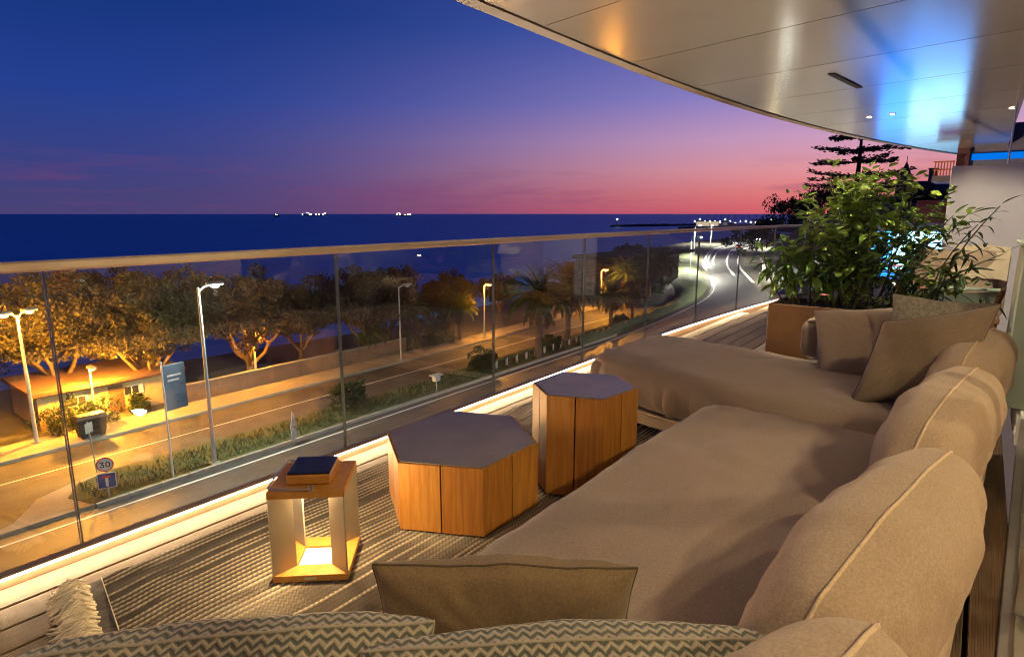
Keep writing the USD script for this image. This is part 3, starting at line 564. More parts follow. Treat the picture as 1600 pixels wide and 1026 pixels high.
def ship(label, ang_px, dist, L, warm, lights, cat='ship'):
    a = math.radians(37.7) - math.atan((ang_px - 800) / 957.0); loc = (dist * math.cos(a), dist * math.sin(a), SEA_Z)
    t = thing('cargo_ship', label, cat, loc, rz=a + pi / 2)
    part(t, 'hull', trimesh.convex.convex_hull(np.array([(-L / 2, -8, 8), (-L / 2, 8, 8), (-L / 2, 0, 0), (L * .42, 0, 0), (L * .42, -7, 9), (L * .42, 7, 9), (L / 2, 0, 11)])), hulld)
    part(t, 'deckhouse', bx(L * .25, L * .38, -6, 6, 8, 22), SGR)
    part(t, 'mast', tube([(L * .3, 0, 20), (L * .3, 0, 26), (L * .3, 0, 32)], .6, 5), PVR)
    part(t, 'crane', tube([(-L * .2, 0, 8), (-L * .2, 0, 16), (-L * .12, 0, 24)], .7, 5), PVR)
    for f, z, r in lights: part(t, 'deck_light', moved(trimesh.creation.icosphere(1, r), (f * L, -7, z)), E_FARW if warm else E_FAR)
ship('small ship showing one white light on the horizon', 432, 3600, 26, False, ((0, 9, 4.2), (.3, 14, 2)))
ship('long tanker on the horizon with a line of white lights', 492, 5200, 190, False, ((.3, 20, 7), (.33, 12, 5), (.22, 11, 4), (.15, 11, 4), (-.05, 11, 4), (-.18, 14, 5), (-.34, 13, 5), (-.42, 22, 4), (.5, 12, 4)))
ship('orange lit ship on the horizon left of the palms', 630, 4300, 105, True, ((.3, 18, 7), (.38, 13, 6), (.2, 12, 5), (-.1, 10, 3), (-.3, 11, 3), (-.45, 14, 4)))

# cars at rest on the bend
carm = look('car_paint_dark', (0.05, .05, .06), rough=.25); carw = look('car_paint_pale', (0.5, .5, .5), rough=.25); tyre = look('tyre', (0.02, .02, .02), rough=.9); cgl = look('car_glass', (0.01, .012, .015), rough=.05)
E_HEAD = glow('headlight_glow', (1, .95, .85), 120.0); E_TAIL = glow('tail_glow', (1, .05, .02), 20.0)
def make_car(label, loc, rz, mat):
    t = thing('car', label, 'car', loc, rz, group=None)
    prof = Polygon([(-2.1, .3), (2.1, .3), (2.15, .7), (1.25, .92), (.6, 1.4), (-1.0, 1.42), (-1.8, .95), (-2.15, .85)])
    m = trimesh.creation.extrude_polygon(prof, 1.7, engine='earcut'); m.apply_transform(trimesh.transformations.rotation_matrix(pi / 2, [1, 0, 0])); m.apply_translation([0, .85, 0]); part(t, 'body', m, mat)
    part(t, 'windscreen', trimesh.convex.convex_hull(np.array([(1.22, -.72, .95), (1.22, .72, .95), (.66, -.66, 1.36), (.66, .66, 1.36), (1.24, .72, .98), (1.24, -.72, .98), (.7, .66, 1.38), (.7, -.66, 1.38)])), cgl)
    for sx in (-1.3, 1.3):
        for sy in (-.8, .8):
            w = trimesh.creation.cylinder(radius=.32, height=.22, sections=16); w.apply_transform(trimesh.transformations.rotation_matrix(pi / 2, [1, 0, 0])); w.apply_translation([sx, sy, .32]); part(t, 'wheel', w, tyre)
    for sy in (-.62, .62):
        part(t, 'headlight', moved(trimesh.creation.icosphere(2, .16), (2.08, sy, .68)), E_HEAD); part(t, 'tail_light', bx(-2.18, -2.1, sy - .2, sy + .2, .68, .82), E_TAIL)
    return t
def road_pt(t, i, off=0.0):
    c = L_e * (1 - t) + R_e * t; d = c[i + 1] - c[i]
    return (c[i][0], c[i][1], G), math.atan2(d[1], d[0])
p, a = road_pt(.25, 112); C0 = make_car('oncoming car with headlights lit in the middle of the bend', p, a + pi, carm)
p, a = road_pt(.25, 136); copy(C0, 'oncoming car with headlights lit at the far end of the bend', p, a + pi)
p, a = road_pt(.75, 101); copy(C0, 'car driving away with red tail lights where the bend begins', p, a)
p, a = road_pt(.25, 127); copy(C0, 'oncoming car following the first one through the bend', p, a + pi)

# wayside building at the right of the bend
sb = thing('roadside_kiosk', 'pale roadside kiosk with square pillars lit at its foot by the bend', 'building', (110.5, 26.5, G), rz=.35)
part(sb, 'slab', bx(-6, 6, -4, 3.0, 0, .35), kerbm)
for k in range(5): part(sb, 'pillar', bx(-5.8 + k * 2.75, -4.9 + k * 2.75, 2.0, 2.8, .353, 3.2, .02), WALLW)
part(sb, 'wall', bx(-5.6, 5.6, -3.6, 1.2, .353, 3.2), look('kiosk_wall', (0.25, .28, .28), rough=.6)); part(sb, 'roof', bx(-6.3, 6.3, -4.2, 3.3, 3.203, 3.6, .03), PVW)
light_at(sb, 'foot_lamp', (0, 3.6, 1.2), (1, .8, .45), 120)

# neighbour: blue lit pool terrace and grey facade
nt = thing('pool_terrace', 'neighbouring terrace with a pool glowing blue behind the plants', 'terrace', (0, 0, 0))
part(nt, 'slab', bx(20.5, 34, -1.2, 5.2, -1.6, -1.15), housed)
part(nt, 'pool_water', bx(21.5, 31.6, 0.7, 4.1, -1.146, -1.10), glow('pool_glow', (0.02, 0.22, 1.0), 3.0))
part(nt, 'back_wall', bx(32.0, 32.3, -1.2, 5.2, -1.146, 1.0), housed)
for k, (y0, y1, c) in enumerate(((.55, 1.15, 0), (1.16, 3.1, 1), (3.11, 4.2, 0))):
    part(nt, 'window', bx(31.93, 31.99, y0, y1, -1.05, .62), glow(f'terrace_window_{k}', (0.03, .28, 1.0) if not c else (.30, .68, 1.0), 7.0 if not c else 6.0))
part(nt, 'blue_lamp', bx(19.9, 20.0, 1.0, 4.0, -.9, -.85), glow('blue_tube', (.1, .5, 1.0), 9.0))
nf = thing('neighbour_building', 'grey neighbouring facade with a dark red corner post above the partition', 'building', (18, 0, 0))
part(nf, 'wall', bx(0, .4, -5, .44, -10, 3.4), look('neighbour_grey', (0.17, .14, .14), (0.15, .12, .12), 2, .8))
part(nf, 'corner_post', bx(-.1, .3, .445, .68, -2, 3.4), look('dark_red_post', (0.10, .03, .025), rough=.6))
part(nf, 'balcony_slab', bx(-.3, 1.2, .69, 1.1, 2.15, 2.28), housed)
for k in range(7): part(nf, 'balcony_rail', bx(-.3, -.27, .70 + k * .058, .725 + k * .058, 2.29, 2.60), look('orange_rail' + str(k), (0.5, .13, .03), rough=.5))
for k in range(2): part(nf, 'rail_bar', bx(-.33, -.30, .69, 1.1, 2.40 + k * .18, 2.43 + k * .18), look('rail_bar' + str(k), (0.45, .12, .03), rough=.5))
part(nf, 'blue_light_strip', bx(-.06, -.003, -2.5, .40, 2.62, 2.76), glow('blue_strip', (0.0, .20, .9), .9))

# ------------------------------------------------------------------ terrace: deck, balustrade, led, ceiling
def yc(x): return 2.82 - 0.0108 * np.maximum(0, np.asarray(x, float) - 5) ** 2
def ye(x): return 3.16 - 0.0112 * np.maximum(0, np.asarray(x, float) - 5) ** 2
slab_x = np.linspace(-3, 19.5, 60)
solo('balcony_slab', prism(Polygon(np.vstack([np.c_[slab_x, yc(slab_x) + .05], [(19.5, -.25), (-3, -.25)]])), -.36, -.09), look('slab_concrete', (0.03, .027, .025), (0.02, .018, .017), 2, .9), kind='structure')
deck = UsdGeom.Xform.Define(stage, numbered('/World', 'deck')).GetPrim(); tag(deck, kind='structure')
bw_, gap = 0.1310, 0.0140
def board_profile(w):
    n = 15; pts = [(0, -.024), (0, -.004), (.003, 0)]
    for k in range(n):
        a = .006 + k * (w - .012) / n; d = (w - .012) / n
        pts += [(a + d * .15, 0), (a + d * .3, -.0016), (a + d * .55, -.0016), (a + d * .7, 0)]
    return np.array(pts + [(w - .003, 0), (w, -.004), (w, -.024)])
prof = board_profile(bw_)
def sweep_x(pr, x0, x1, y):
    n = len(pr); v = np.vstack([np.c_[np.full(n, x0), pr[:, 0] + y, pr[:, 1]], np.c_[np.full(n, x1), pr[:, 0] + y, pr[:, 1]]])
    f = [[i, (i + 1) % n, n + (i + 1) % n] for i in range(n)] + [[i, n + (i + 1) % n, n + i] for i in range(n)]
    ends = [[0, i + 1, i] for i in range(1, n - 1)] + [[n, n + i, n + i + 1] for i in range(1, n - 1)]
    m = trimesh.Trimesh(v, np.array(f + ends)[:, ::-1], process=False); return m
rb = np.random.default_rng(3)
y = 2.785 - bw_; k = 0
while y > -.30:
    xe = 5 + math.sqrt(max(0, (2.80 - (y + bw_)) / .0108)) if y + bw_ < 2.80 else 5
    xe = min(max(xe, 5.2), 19.2); j = rb.uniform(3.6, 4.6) if k % 2 else rb.uniform(7.0, 8.5)
    segs = [(-1.8, j), (j + .004, xe)] if xe > j + .5 else [(-1.8, xe)]
    for a, b in segs: part(deck, 'deck_board', sweep_x(prof, a, b, y), DECK[int(rb.integers(0, 3))])
    y -= bw_ + gap; k += 1
def sweep_path(pts, sec):
    """closed section sec (lateral, z) along a plan path"""
    p = np.array(pts, float); d = np.gradient(p, axis=0); d /= np.linalg.norm(d, axis=1, keepdims=True); nrm = np.stack([-d[:, 1], d[:, 0]], 1)
    n = len(sec); sec = np.array(sec)
    v = np.concatenate([np.c_[p + nrm * s[0], np.full(len(p), s[1])] for s in sec]).reshape(n, len(p), 3).transpose(1, 0, 2).reshape(-1, 3)
    i, jj = np.meshgrid(np.arange(len(p) - 1), np.arange(n), indexing='ij')
    q = np.stack([i * n + jj, i * n + (jj + 1) % n, (i + 1) * n + (jj + 1) % n, (i + 1) * n + jj], -1).reshape(-1, 4)
    f = np.vstack([q[:, [0, 2, 1]], q[:, [0, 3, 2]]]); e = (len(p) - 1) * n
    f = np.vstack([f, [[0, t + 1, t + 2] for t in range(n - 2)], [[e, e + t + 2, e + t + 1] for t in range(n - 2)]])
    m = trimesh.Trimesh(v, f, process=False); return m
bal = thing('glass_balustrade', 'frameless clear glass balustrade with a pale metal handrail along the terrace', 'balustrade', (0, 0, 0))
px_ = np.r_[np.linspace(-2.2, 5, 12), np.linspace(5.3, 15.4, 34)]
rail_pts = np.c_[px_, yc(px_)]
c_ = .008
part(bal, 'handrail', sweep_path(rail_pts, [(-.03 + c_, 1.186), (.03 - c_, 1.186), (.03, 1.186 + c_), (.03, 1.226 - c_), (.03 - c_, 1.226), (-.03 + c_, 1.226), (-.03, 1.226 - c_), (-.03, 1.186 + c_)]), RAILM)
part(bal, 'base_channel', sweep_path(rail_pts, [(-.024, -.2), (.03, -.2), (.03, .004), (.013, .03), (.013, -.06), (-.011, -.06), (-.011, .060), (-.055, .060), (-.055, .053), (-.024, .053)]), CHAN)
joints = [-2.0, -.63, .72, 2.05, 3.42, 4.72, 6.02, 7.36, 8.7, 10.0, 11.3, 12.6, 13.9, 15.2]
for a, b in zip(joints[:-1], joints[1:]):
    pa, pb = np.array([a + .005, yc(a + .005)]), np.array([b - .005, yc(b - .005)]); d = pb - pa; L = np.linalg.norm(d)
    g = bx(-L / 2, L / 2, -.0085, .0085, -.05, 1.184)
    gp = part(bal, 'glass_pane', moved(g, (*(pa + pb) / 2, 0), rz=math.atan2(d[1], d[0])), GLASS)
    for e in (-1, 1): part(gp, 'pane_edge', moved(bx(-.0010, .0010, -.0086, .0086, -.05, 1.184), (*((pa + pb) / 2 + e * d / L * (L / 2 + .0012)), 0), rz=math.atan2(d[1], d[0])), GEDGE)
E_LED = glow('led_glow', (1.0, .68, .36), LED_E)
led = thing('led_strip', 'bright warm led strip glowing along the foot of the glass balustrade', 'light strip', (0, 0, 0))
for a, b in ((-2.0, .30), (.40, 3.4), (3.402, 6.4), (6.402, 10.3)):
    xs = np.linspace(a, b, 12 if b > 5 else 3)
    part(led, 'led_segment', sweep_path(np.c_[xs, yc(xs)], [(-.0245, .028), (-.0245, .0525), (-.052, .0525)]), E_LED)

# ceiling of metal panels
ceil_z = 2.90
xe_ = np.linspace(-2.5, 19.6, 90)
outer = Polygon(np.vstack([np.c_[xe_, ye(xe_)], [(19.6, -.24), (-2.5, -.24)]]))
inner = Polygon(np.vstack([np.c_[xe_, ye(xe_) - .13], [(19.6, -.24), (-2.5, -.24)]]))
ceil = UsdGeom.Xform.Define(stage, numbered('/World', 'ceiling')).GetPrim(); tag(ceil, kind='structure')
def seam_x(x0, yy): return x0 + .2 * (yy - 3.0)
k = 0; x0 = -5.0
slot = affinity.rotate(sbox(-.5, -.05, .5, .05), 70).buffer(0)
while x0 < 22:
    x1 = x0 + 1.555
    pg = Polygon([(seam_x(x0, 4) + .007, 4), (seam_x(x1, 4) - .007, 4), (seam_x(x1, -1) - .007, -1), (seam_x(x0, -1) + .007, -1)]).intersection(inner.buffer(-.009))
    if pg.area > .01:
        part(ceil, 'ceiling_panel', prism(pg, ceil_z, ceil_z + .015), CEIL[k % 3])
    x0 = x1; k += 1
part(ceil, 'soffit_slab', prism(outer.buffer(-.02), ceil_z + .03, ceil_z + .5), DARK)
part(ceil, 'fascia', prism(outer.difference(inner.buffer(.004)).intersection(sbox(-2.5, -.2, 19.6, 9)), ceil_z - .012, ceil_z + .45), FASC)
dl = thing('ceiling_slot', 'dark slim slot light fitted in the ceiling panels', 'ceiling light', (8.13, 1.44, ceil_z), rz=math.radians(-7.1))
part(dl, 'slot', bx(-0.52, 0.52, -.035, .035, -.012, -.002, .003), DARK)
sr = thing('ceiling_rod', 'thin metal rod hanging from the ceiling down to the partition', 'rod', (11.0, -.17, 1.95))
part(sr, 'rod', tube([(0, 0, 0), (0, 0, .5), (0, 0, .95)], .012, 8), ALU, smooth=40); part(sr, 'foot_clamp', bx(-.03, .03, -.03, .03, -.06, .04, .005), ALU)

# partition, facade and the lit room behind the camera's right
pt = thing('partition', 'tall pale grey privacy partition at the end of the terrace', 'partition', (9.0, 0, 0))
part(pt, 'panel', bx(-.02, .02, -.80, .375, .02, 1.95, .004), FROST); part(pt, 'foot', bx(-.05, .05, -.80, .37, 0, .018), ALU)
pr = thing('cabinet', 'grey green outdoor cabinet on a white plinth beside the sofa back', 'cabinet', (4.75, -.20, 0))
part(pr, 'body', bx(.02, .62, -.5, -.01, .2, 1.20, .008), PIERM); part(pr, 'plinth', bx(-.12, .62, -.55, -.10, 0.0, .197, .012), WALLW); part(pr, 'cabinet_top', bx(.0, .64, -.52, .01, 1.203, 1.228, .006), PIERM)
part(pr, 'door_handle', tube([(.018, -.1, .7), (.0, -.1, .8), (.018, -.1, .9)], .006, 6), ALU)
fc = thing('sliding_door', 'aluminium framed sliding glass door along the house side of the deck', 'door', (0, -.07, 0), rz=-.052)
part(fc, 'sill', bx(-2, 4.85, -.16, 0.0, -.02, .012, .003), ALU)
part(fc, 'track', bx(-2, 4.85, -.05, -.04, .012, .035), ALU); part(fc, 'track', bx(-2, 4.85, -.11, -.10, .012, .035), ALU)
for x in (-2.0, .2, 2.55, 4.72):
    part(fc, 'stile', bx(x, x + .06, -.13, -.03, .036, 2.6, .004), ALU)
part(fc, 'head_rail', bx(-2, 4.85, -.14, -.02, 2.6, 2.68, .004), ALU); part(fc, 'lintel', bx(-2.2, 4.85, -.16, -.0, 2.681, 2.89), WALLW)
for a, b in ((-1.94, .2), (.26, 2.55), (2.61, 4.72)): part(fc, 'glass_pane', bx(a, b, -.085, -.075, .036, 2.6), CLEAR)
WARMW = look('room_wall', (0.62, .52, .40), (0.58, .48, .37), 2, .9)
rm = thing('living_room', 'warm lit living room behind the sliding door', 'room', (0, -.28, 0), rz=-.052)
part(rm, 'floor', bx(-2.6, 5, -4.6, 0, -.08, -.022), TEAK_H); part(rm, 'back_wall', bx(-2.6, 5, -4.7, -4.6, -.022, 2.7), WARMW)
part(rm, 'side_wall', bx(-2.7, -2.6, -4.7, 0, -.022, 2.7), WARMW); part(rm, 'side_wall', bx(5, 5.1, -4.7, -.2, -.022, 2.7), WARMW)
part(rm, 'room_ceiling', bx(-2.7, 5.1, -4.7, .04, 2.70, 2.85), WALLW)
CURT = look('curtain', (0.62, .58, .52), (0.56, .52, .46), 6, .95)
for a, b in ((3.3, 4.6), (-1.9, -1.2)):
    part(rm, 'curtain', grid(120, 3, lambda U, V, a=a, b=b: (a + (b - a) * U, -.16 + .045 * np.sin(U * 2 * pi * (b - a) / .11), .02 + V * 2.6)), CURT, smooth=True)
for x, lb in ((.0, 'recessed ceiling light in the living room nearest the camera'), (1.9, 'recessed ceiling light in the middle of the living room'), (3.8, 'recessed ceiling light farthest along the living room')):
    pd = thing('ceiling_light', lb, 'lamp', (x, -1.7, 2.69))
    part(pd, 'trim_ring', moved(trimesh.creation.annulus(r_min=.09, r_max=.115, height=.02, sections=28), (0, 0, 0)), ALU)
    part(pd, 'lens', moved(trimesh.creation.cylinder(radius=.088, height=.012, sections=28), (0, 0, .0)), glow(f'downlight_{int(x * 10)}', WARM_C, 6.0))
    light_at(pd, 'bulb', (0, 0, -.12), WARM_C, ROOM, .05)

# ------------------------------------------------------------------ rugs
RUG = tone_look('rug_weave', [(0.0, (0.016, .013, .012)), (.3, (0.065, .053, .045)), (.65, (0.29, .25, .195)), (1.0, (0.60, .53, .42))], .95, .5, 500, sheen=.1)
RUGB = look('rug_band', (0.17, .155, .15), (0.07, .065, .065), 22, .95, bump=.7, bscale=160, obj=False, bdist=.004)
YARN = look('cream_yarn', (0.78, .70, .54), (0.66, .57, .42), 30, .95, bump=.5, bscale=300, obj=False, bdist=.003)
RSK = .20
def rug_surface(x0, x1, y0, y1, dx, dy, seed):
    nx, ny = int((x1 - x0) / dx), int((y1 - y0) / dy)
    def f(U, V):
        x = x0 + U * (x1 - x0); yy = y0 + V * (y1 - y0)
        wob = .010 * meshkit.fbm(np.stack([x * 4, yy * 1.5, x * 0 + seed], -1), 2) + .0085 * np.tanh(5 * (meshkit.noise(np.stack([x * 3.1 + yy * .5, yy * .8, x * 0 + seed + 30], -1)) - .5)) * 2
        row = np.floor((yy + wob) / .0275); ph = ((yy + wob) / .0275) % 1
        ridge = np.clip(1.15 - np.abs(ph - .5) * 3.0, 0, 1)
        seg = meshkit.noise(np.stack([x * 1.7, row * 1.37, x * 0 + seed + 5], -1))
        on = np.clip((seg - .28) * 5, .12, 1)
        knot = .40 + .60 * np.abs(np.sin(x / .021 * pi + row * 1.9))
        h = ridge * on * knot
        fine = .5 + .5 * np.sin(x / .0105 * 2 * pi) * np.sign(np.sin(yy / .012 * pi))
        big = meshkit.fbm(np.stack([x * 1.3, yy * 1.3, x * 0 + seed + 9], -1), 3)
        dense = np.clip((big - .42) * 3.5 + np.clip((x - 1.25) * .7, -.6, .45), 0, 1)
        tone = np.clip(.02 + .70 * h + (.10 + .22 * dense) * fine + .30 * dense, 0, 1)
        f.tone = tone.ravel()
        return x + RSK * (yy - 2.56), yy, .007 + .0065 * h + .0015 * fine * (1 - h)
    m = grid(nx, ny, f); return m, f.tone
def fringe(x_0, y0, y1, dirx, n, seed, L=.085):
    r = np.random.default_rng(seed); ms = []
    for k in range(n):
        yy = y0 + (y1 - y0) * (k + r.uniform(-.4, .4)) / n; x = x_0 + RSK * (yy - 2.56); l = L * r.uniform(.7, 1.3); side = r.normal(0, .025)
        p = np.array([[x, yy, .010], [x + dirx * l * .35, yy + side * .3, .020 + r.uniform(0, .022)], [x + dirx * l * .75, yy + side, .016 + r.uniform(0, .02)], [x + dirx * l, yy + side * 1.4 + r.normal(0, .01), .004 + r.uniform(0, .018)]])
        ms.append(tube(p, [.005, .0068, .0065, .004], 5))
        ms.append(tube(p + [r.uniform(-.012, .012), r.normal(0, .006), .006], [.0045, .006, .0056, .003], 5))
    return cat_(ms)
rug = thing('rug', 'large handwoven cream and brown rug with fringed ends under the tables', 'rug', (0, 0, 0))
m, tn = rug_surface(.70, 3.785, .55, 2.56, .0068, .0046, 1)
part(rug, 'woven_field', m, RUG, tone=tn, smooth=True)
part(rug, 'end_band', grid(12, 160, lambda U, V: (.635 + U * .063 + RSK * (V - 1) * 2.01, .55 + V * 2.01, .006 + .003 * meshkit.noise(np.stack([U * 9, V * 190, U * 0], -1)))), RUGB, smooth=True)
part(rug, 'stitch', tube([(.699 - RSK * 2.01, .55, .012), (.699 - RSK * 1.06, 1.5, .013), (.699, 2.56, .012)], .0018, 6), YARN)
part(rug, 'end_band', grid(6, 80, lambda U, V: (3.785 + U * .06 + RSK * (V - 1) * 2.01, .55 + V * 2.01, .007 + .003 * meshkit.noise(np.stack([U * 9, V * 190, U * 0], -1)))), RUGB, smooth=True)
part(rug, 'fringe', fringe(.645, .6, 2.57, -1, 420, 4, .095), YARN, kind='stuff', smooth=True)
part(rug, 'fringe', fringe(3.84, .6, 2.52, 1, 150, 5, .075), YARN, kind='stuff', smooth=True)
rug2 = thing('rug', 'second woven rug lying beyond the chaise beside the planter', 'rug', (0, 0, 0))
m, tn = rug_surface(5.6, 9.4, .2, 1.75, .014, .010, 6)
part(rug2, 'woven_field', m, RUG, tone=tn, smooth=True); part(rug2, 'fringe', fringe(5.6, .2, 1.75, -1, 90, 9, .07), YARN, kind='stuff')

# ------------------------------------------------------------------ tables
def inset(poly, d):
    p = np.array(poly, float); n = len(p); out = []
    for i in range(n):
        a, b, c = p[i - 1], p[i], p[(i + 1) % n]; u, w = (b - a) / np.linalg.norm(b - a), (c - b) / np.linalg.norm(c - b)
        nu, nw = np.array([-u[1], u[0]]), np.array([-w[1], w[0]])
        A = np.array([nu, nw]); out.append(np.linalg.solve(A, [nu @ a + d, nw @ b + d]))
    return np.array(out)
tk = 0
def hex_table(label, pts, H):
    global tk
    p = np.array(pts); c = p.mean(0); p = p - c
    if Polygon(p).exterior.is_ccw is False: p = p[::-1]
    t = thing('hexagonal_table', label, 'coffee table', (*c, .013))
    inn = inset(p, .02); top = inset(p, .013); n = len(p)
    for i in range(n):
        a, b, ai, bi = p[i], p[(i + 1) % n], inn[i], inn[(i + 1) % n]; m, mi = (a + b) / 2, (ai + bi) / 2; g = (b - a) / np.linalg.norm(b - a) * .0028
        for q in ([a, m - g, mi - g, ai], [m + g, b, bi, mi + g]):
            sh = Polygon(q).buffer(-.0006, join_style=2)
            tk += 1; part(t, 'side_panel', prism(sh, .012, H), TEAKS[(tk * 5) % 3])
    part(t, 'core', prism(Polygon(inset(p, .0215)), .006, H - .012), DARK)
    part(t, 'plinth', prism(Polygon(inset(p, .03)), 0.0, .0055), DARK)
    part(t, 'top_inlay', prism(Polygon(top), H + .0005, H + .004), TOPG)
    return t
hex_table('low wide hexagonal teak table with a grey top, nearer the lantern', [(1.86, 2.22), (2.30, 2.22), (2.44, 1.88), (2.21, 1.55), (1.82, 1.56), (1.645, 1.90)], .322)
hex_table('tall narrow hexagonal teak table with a grey top beside the chaise', [(2.48, 1.78), (2.757, 1.777), (2.876, 1.50), (2.72, 1.29), (2.437, 1.328), (2.327, 1.585)], .518)

# ------------------------------------------------------------------ lantern
ln = thing('lantern', 'square teak and metal solar lantern glowing on the rug', 'lantern', (1.285, 1.985, .014), rz=math.radians(-47.5))
S = .142
FIN = look('lantern_fin', (0.33, .285, .215), (0.28, .24, .18), 3, .42, metal=.35)
LW = look('lantern_teak', (0.52, .25, .045), (0.42, .18, .028), 2.2, .4, stretch=(14, 14, 14), bump=.15, bscale=30)
inner_s = .068
for i in range(4):
    ca, cb = math.radians(45 + 90 * i), math.radians(135 + 90 * i); r2 = math.sqrt(2)
    o1, o2 = np.array([math.cos(ca), math.sin(ca)]) * S * r2, np.array([math.cos(cb), math.sin(cb)]) * S * r2
    i1, i2 = o1 * inner_s / S, o2 * inner_s / S
    part(ln, 'base_board', prism(Polygon([o1, o2, i2, i1]).buffer(-.0007, join_style=2), 0.0, .026), LW)
    part(ln, 'top_board', prism(Polygon([o1, o2, o2 * .42, o1 * .42]).buffer(-.0007, join_style=2), .342, .368), LW)
    d = o1 / np.linalg.norm(o1); nn = np.array([-d[1], d[0]]) * .003
    a, b = o1 * .985, i1 * 1.02
    part(ln, 'corner_fin', prism(Polygon([a + nn, a - nn, b - nn, b + nn]), .0265, .3415), FIN)
part(ln, 'diffuser', bx(-inner_s + .001, inner_s - .001, -inner_s + .001, inner_s - .001, .002, .018), look('lantern_tray', (0.8, .76, .68), rough=.5))
hb = part(ln, 'solar_housing', bx(-.085, .085, -.085, .085, .3685, .408, .006), LW)
part(hb, 'solar_panel', bx(-.08, .08, -.08, .08, .4085, .417, .003), look('solar_glass', (0.008, .012, .035), rough=.08))
part(ln, 'light_disc', moved(trimesh.creation.cylinder(radius=.045, height=.006, sections=24), (0, 0, .335)), glow('lantern_disc', (1, .72, .34), 18.0))
light_at(ln, 'bulb', (0, 0, .300), (1.0, .70, .32), LANTERN, .03)
hp = [(.02, -S + .012, .372), (-.13, -S + .010, .380), (-S + .005, -S + .015, .381), (-S + .003, 0, .383), (-S + .005, S - .015, .381), (-.12, S - .012, .380), (.02, S - .012, .372)]
part(ln, 'handle', tube(hp, .0042, 8), look('handle_metal', (0.75, .72, .68), rough=.25, metal=.9), smooth=50)
for sy in (-1, 1): part(ln, 'hinge', moved(trimesh.creation.cylinder(radius=.009, height=.02, sections=14), (.02, sy * (S - .012), .377)), ALU)
part(ln, 'maker_plate', bx(-.022, .022, -S - .0015, -S + .0002, .008, .018), ALU)

# ------------------------------------------------------------------ sofa
def cushion(x0, x1, y0, y1, z0, z1, rad, crown=.0, seed=0, skew=0.0, wr=.004, res=.028, gather=0.0, round_plan=.12):
    hx, hy, hz = (x1 - x0) / 2, (y1 - y0) / 2, (z1 - z0) / 2
    m = trimesh.creation.box(extents=(2, 2, 2))
    nx, ny, nz = max(4, int(2 * hx / res)), max(4, int(2 * hy / res)), max(6, int(2 * hz / res * 1.3))
    ms = []
    for ax, (na, nb) in ((2, (nx, ny)), (0, (ny, nz)), (1, (nx, nz))):
        for s in (-1, 1):
            def f(U, V, ax=ax, s=s):
                a, b = U * 2 - 1, V * 2 - 1; c = a * 0 + s
                return {2: (a, b, c), 0: (c, a, b), 1: (a, c, b)}[ax]
            g = grid(na + 1, nb + 1, f)
            if (ax, s) in ((2, -1), (0, -1), (1, 1)): g.faces = g.faces[:, ::-1]
            ms.append(g)
    m = cat_(ms); m.merge_vertices(digits_vertex=6)
    q = np.array(m.vertices); h = np.array([hx, hy, hz]); p = q * h
    core = np.clip(p, -(h - rad), h - rad); d = p - core; ln_ = np.linalg.norm(d, axis=1, keepdims=True)
    out = core + np.where(ln_ > 1e-9, d / np.maximum(ln_, 1e-9) * rad, 0)
    # plan corners rounded more
    up = np.clip(q[:, 2], 0, 1)
    out[:, 2] += crown * (1 - q[:, 0] ** 4) * (1 - q[:, 1] ** 4) * up
    k = round_plan * np.abs(q[:, 0] * q[:, 1]) ** 6
    out[:, 0] -= np.sign(q[:, 0]) * k; out[:, 1] -= np.sign(q[:, 1]) * k
    n = out - core; n /= np.linalg.norm(n, axis=1, keepdims=True) + 1e-9
    P = out * 1.0
    nz_ = (meshkit.fbm(np.c_[P[:, 0] * 3.2, P[:, 1] * 3.2, P[:, 2] * 3 + seed], 4) - .5) * 2
    fold = (meshkit.fbm(np.c_[P[:, 0] * 2.0 + P[:, 1] * 6, P[:, 1] * 14, P[:, 2] * 2 + seed + 3], 3) - .5) * 2
    out += n * (nz_ * wr * 2.2 + fold * wr * .9 * up)[:, None]
    if gather:
        sidem = np.maximum(np.clip((np.abs(p[:, 0]) - (hx - rad)) / rad, 0, 1), np.clip((np.abs(p[:, 1]) - (hy - rad)) / rad, 0, 1))
        sc = P[:, 0] + P[:, 1]
        gz = np.clip(.75 - q[:, 2], 0, 1) * np.clip((q[:, 2] + 1.02) * 3, 0, 1)
        gw = meshkit.fbm(np.c_[sc * 11, P[:, 2] * 1.6, sc * 0 + seed + 7], 3)
        out += n * (sidem * gz * (np.abs(gw - .5) * 2 - .25) * gather)[:, None]
    out[:, 0] += (x0 + x1) / 2; out[:, 1] += (y0 + y1) / 2; out[:, 2] += (z0 + z1) / 2
    if skew: out[:, 0] += skew * (out[:, 1] - .7)
    m.vertices = out
    return m
so = thing('corner_sofa', 'long taupe L shaped corner sofa with a chaise end towards the glass', 'sofa', (0, 0, 0))
part(so, 'seat_cushion', cushion(-.8, 3.08, .02, 1.12, .17, .44, .128, .022, 1, wr=.009, gather=.06), SEATF, smooth=True)
part(so, 'chaise_cushion', cushion(3.17, 4.36, .02, 2.10, .17, .44, .128, .026, 2, skew=.2, wr=.008, gather=.085, round_plan=.10), SEATF, smooth=True)
def skewed(m, k=.2): m.vertices[:, 0] += k * (m.vertices[:, 1] - .7); return m
part(so, 'frame', bx(-.75, 3.1, .0, 1.04, .085, .172, .015), BACKF)
part(so, 'frame', skewed(bx(3.2, 4.36, .04, 2.02, .085, .172, .015)), BACKF)
part(so, 'piping', tube([(3.186 + .2 * (y_ - .7), y_, .176) for y_ in np.linspace(.1, 2.02, 30)], .006, 6), PIPE, smooth=True)
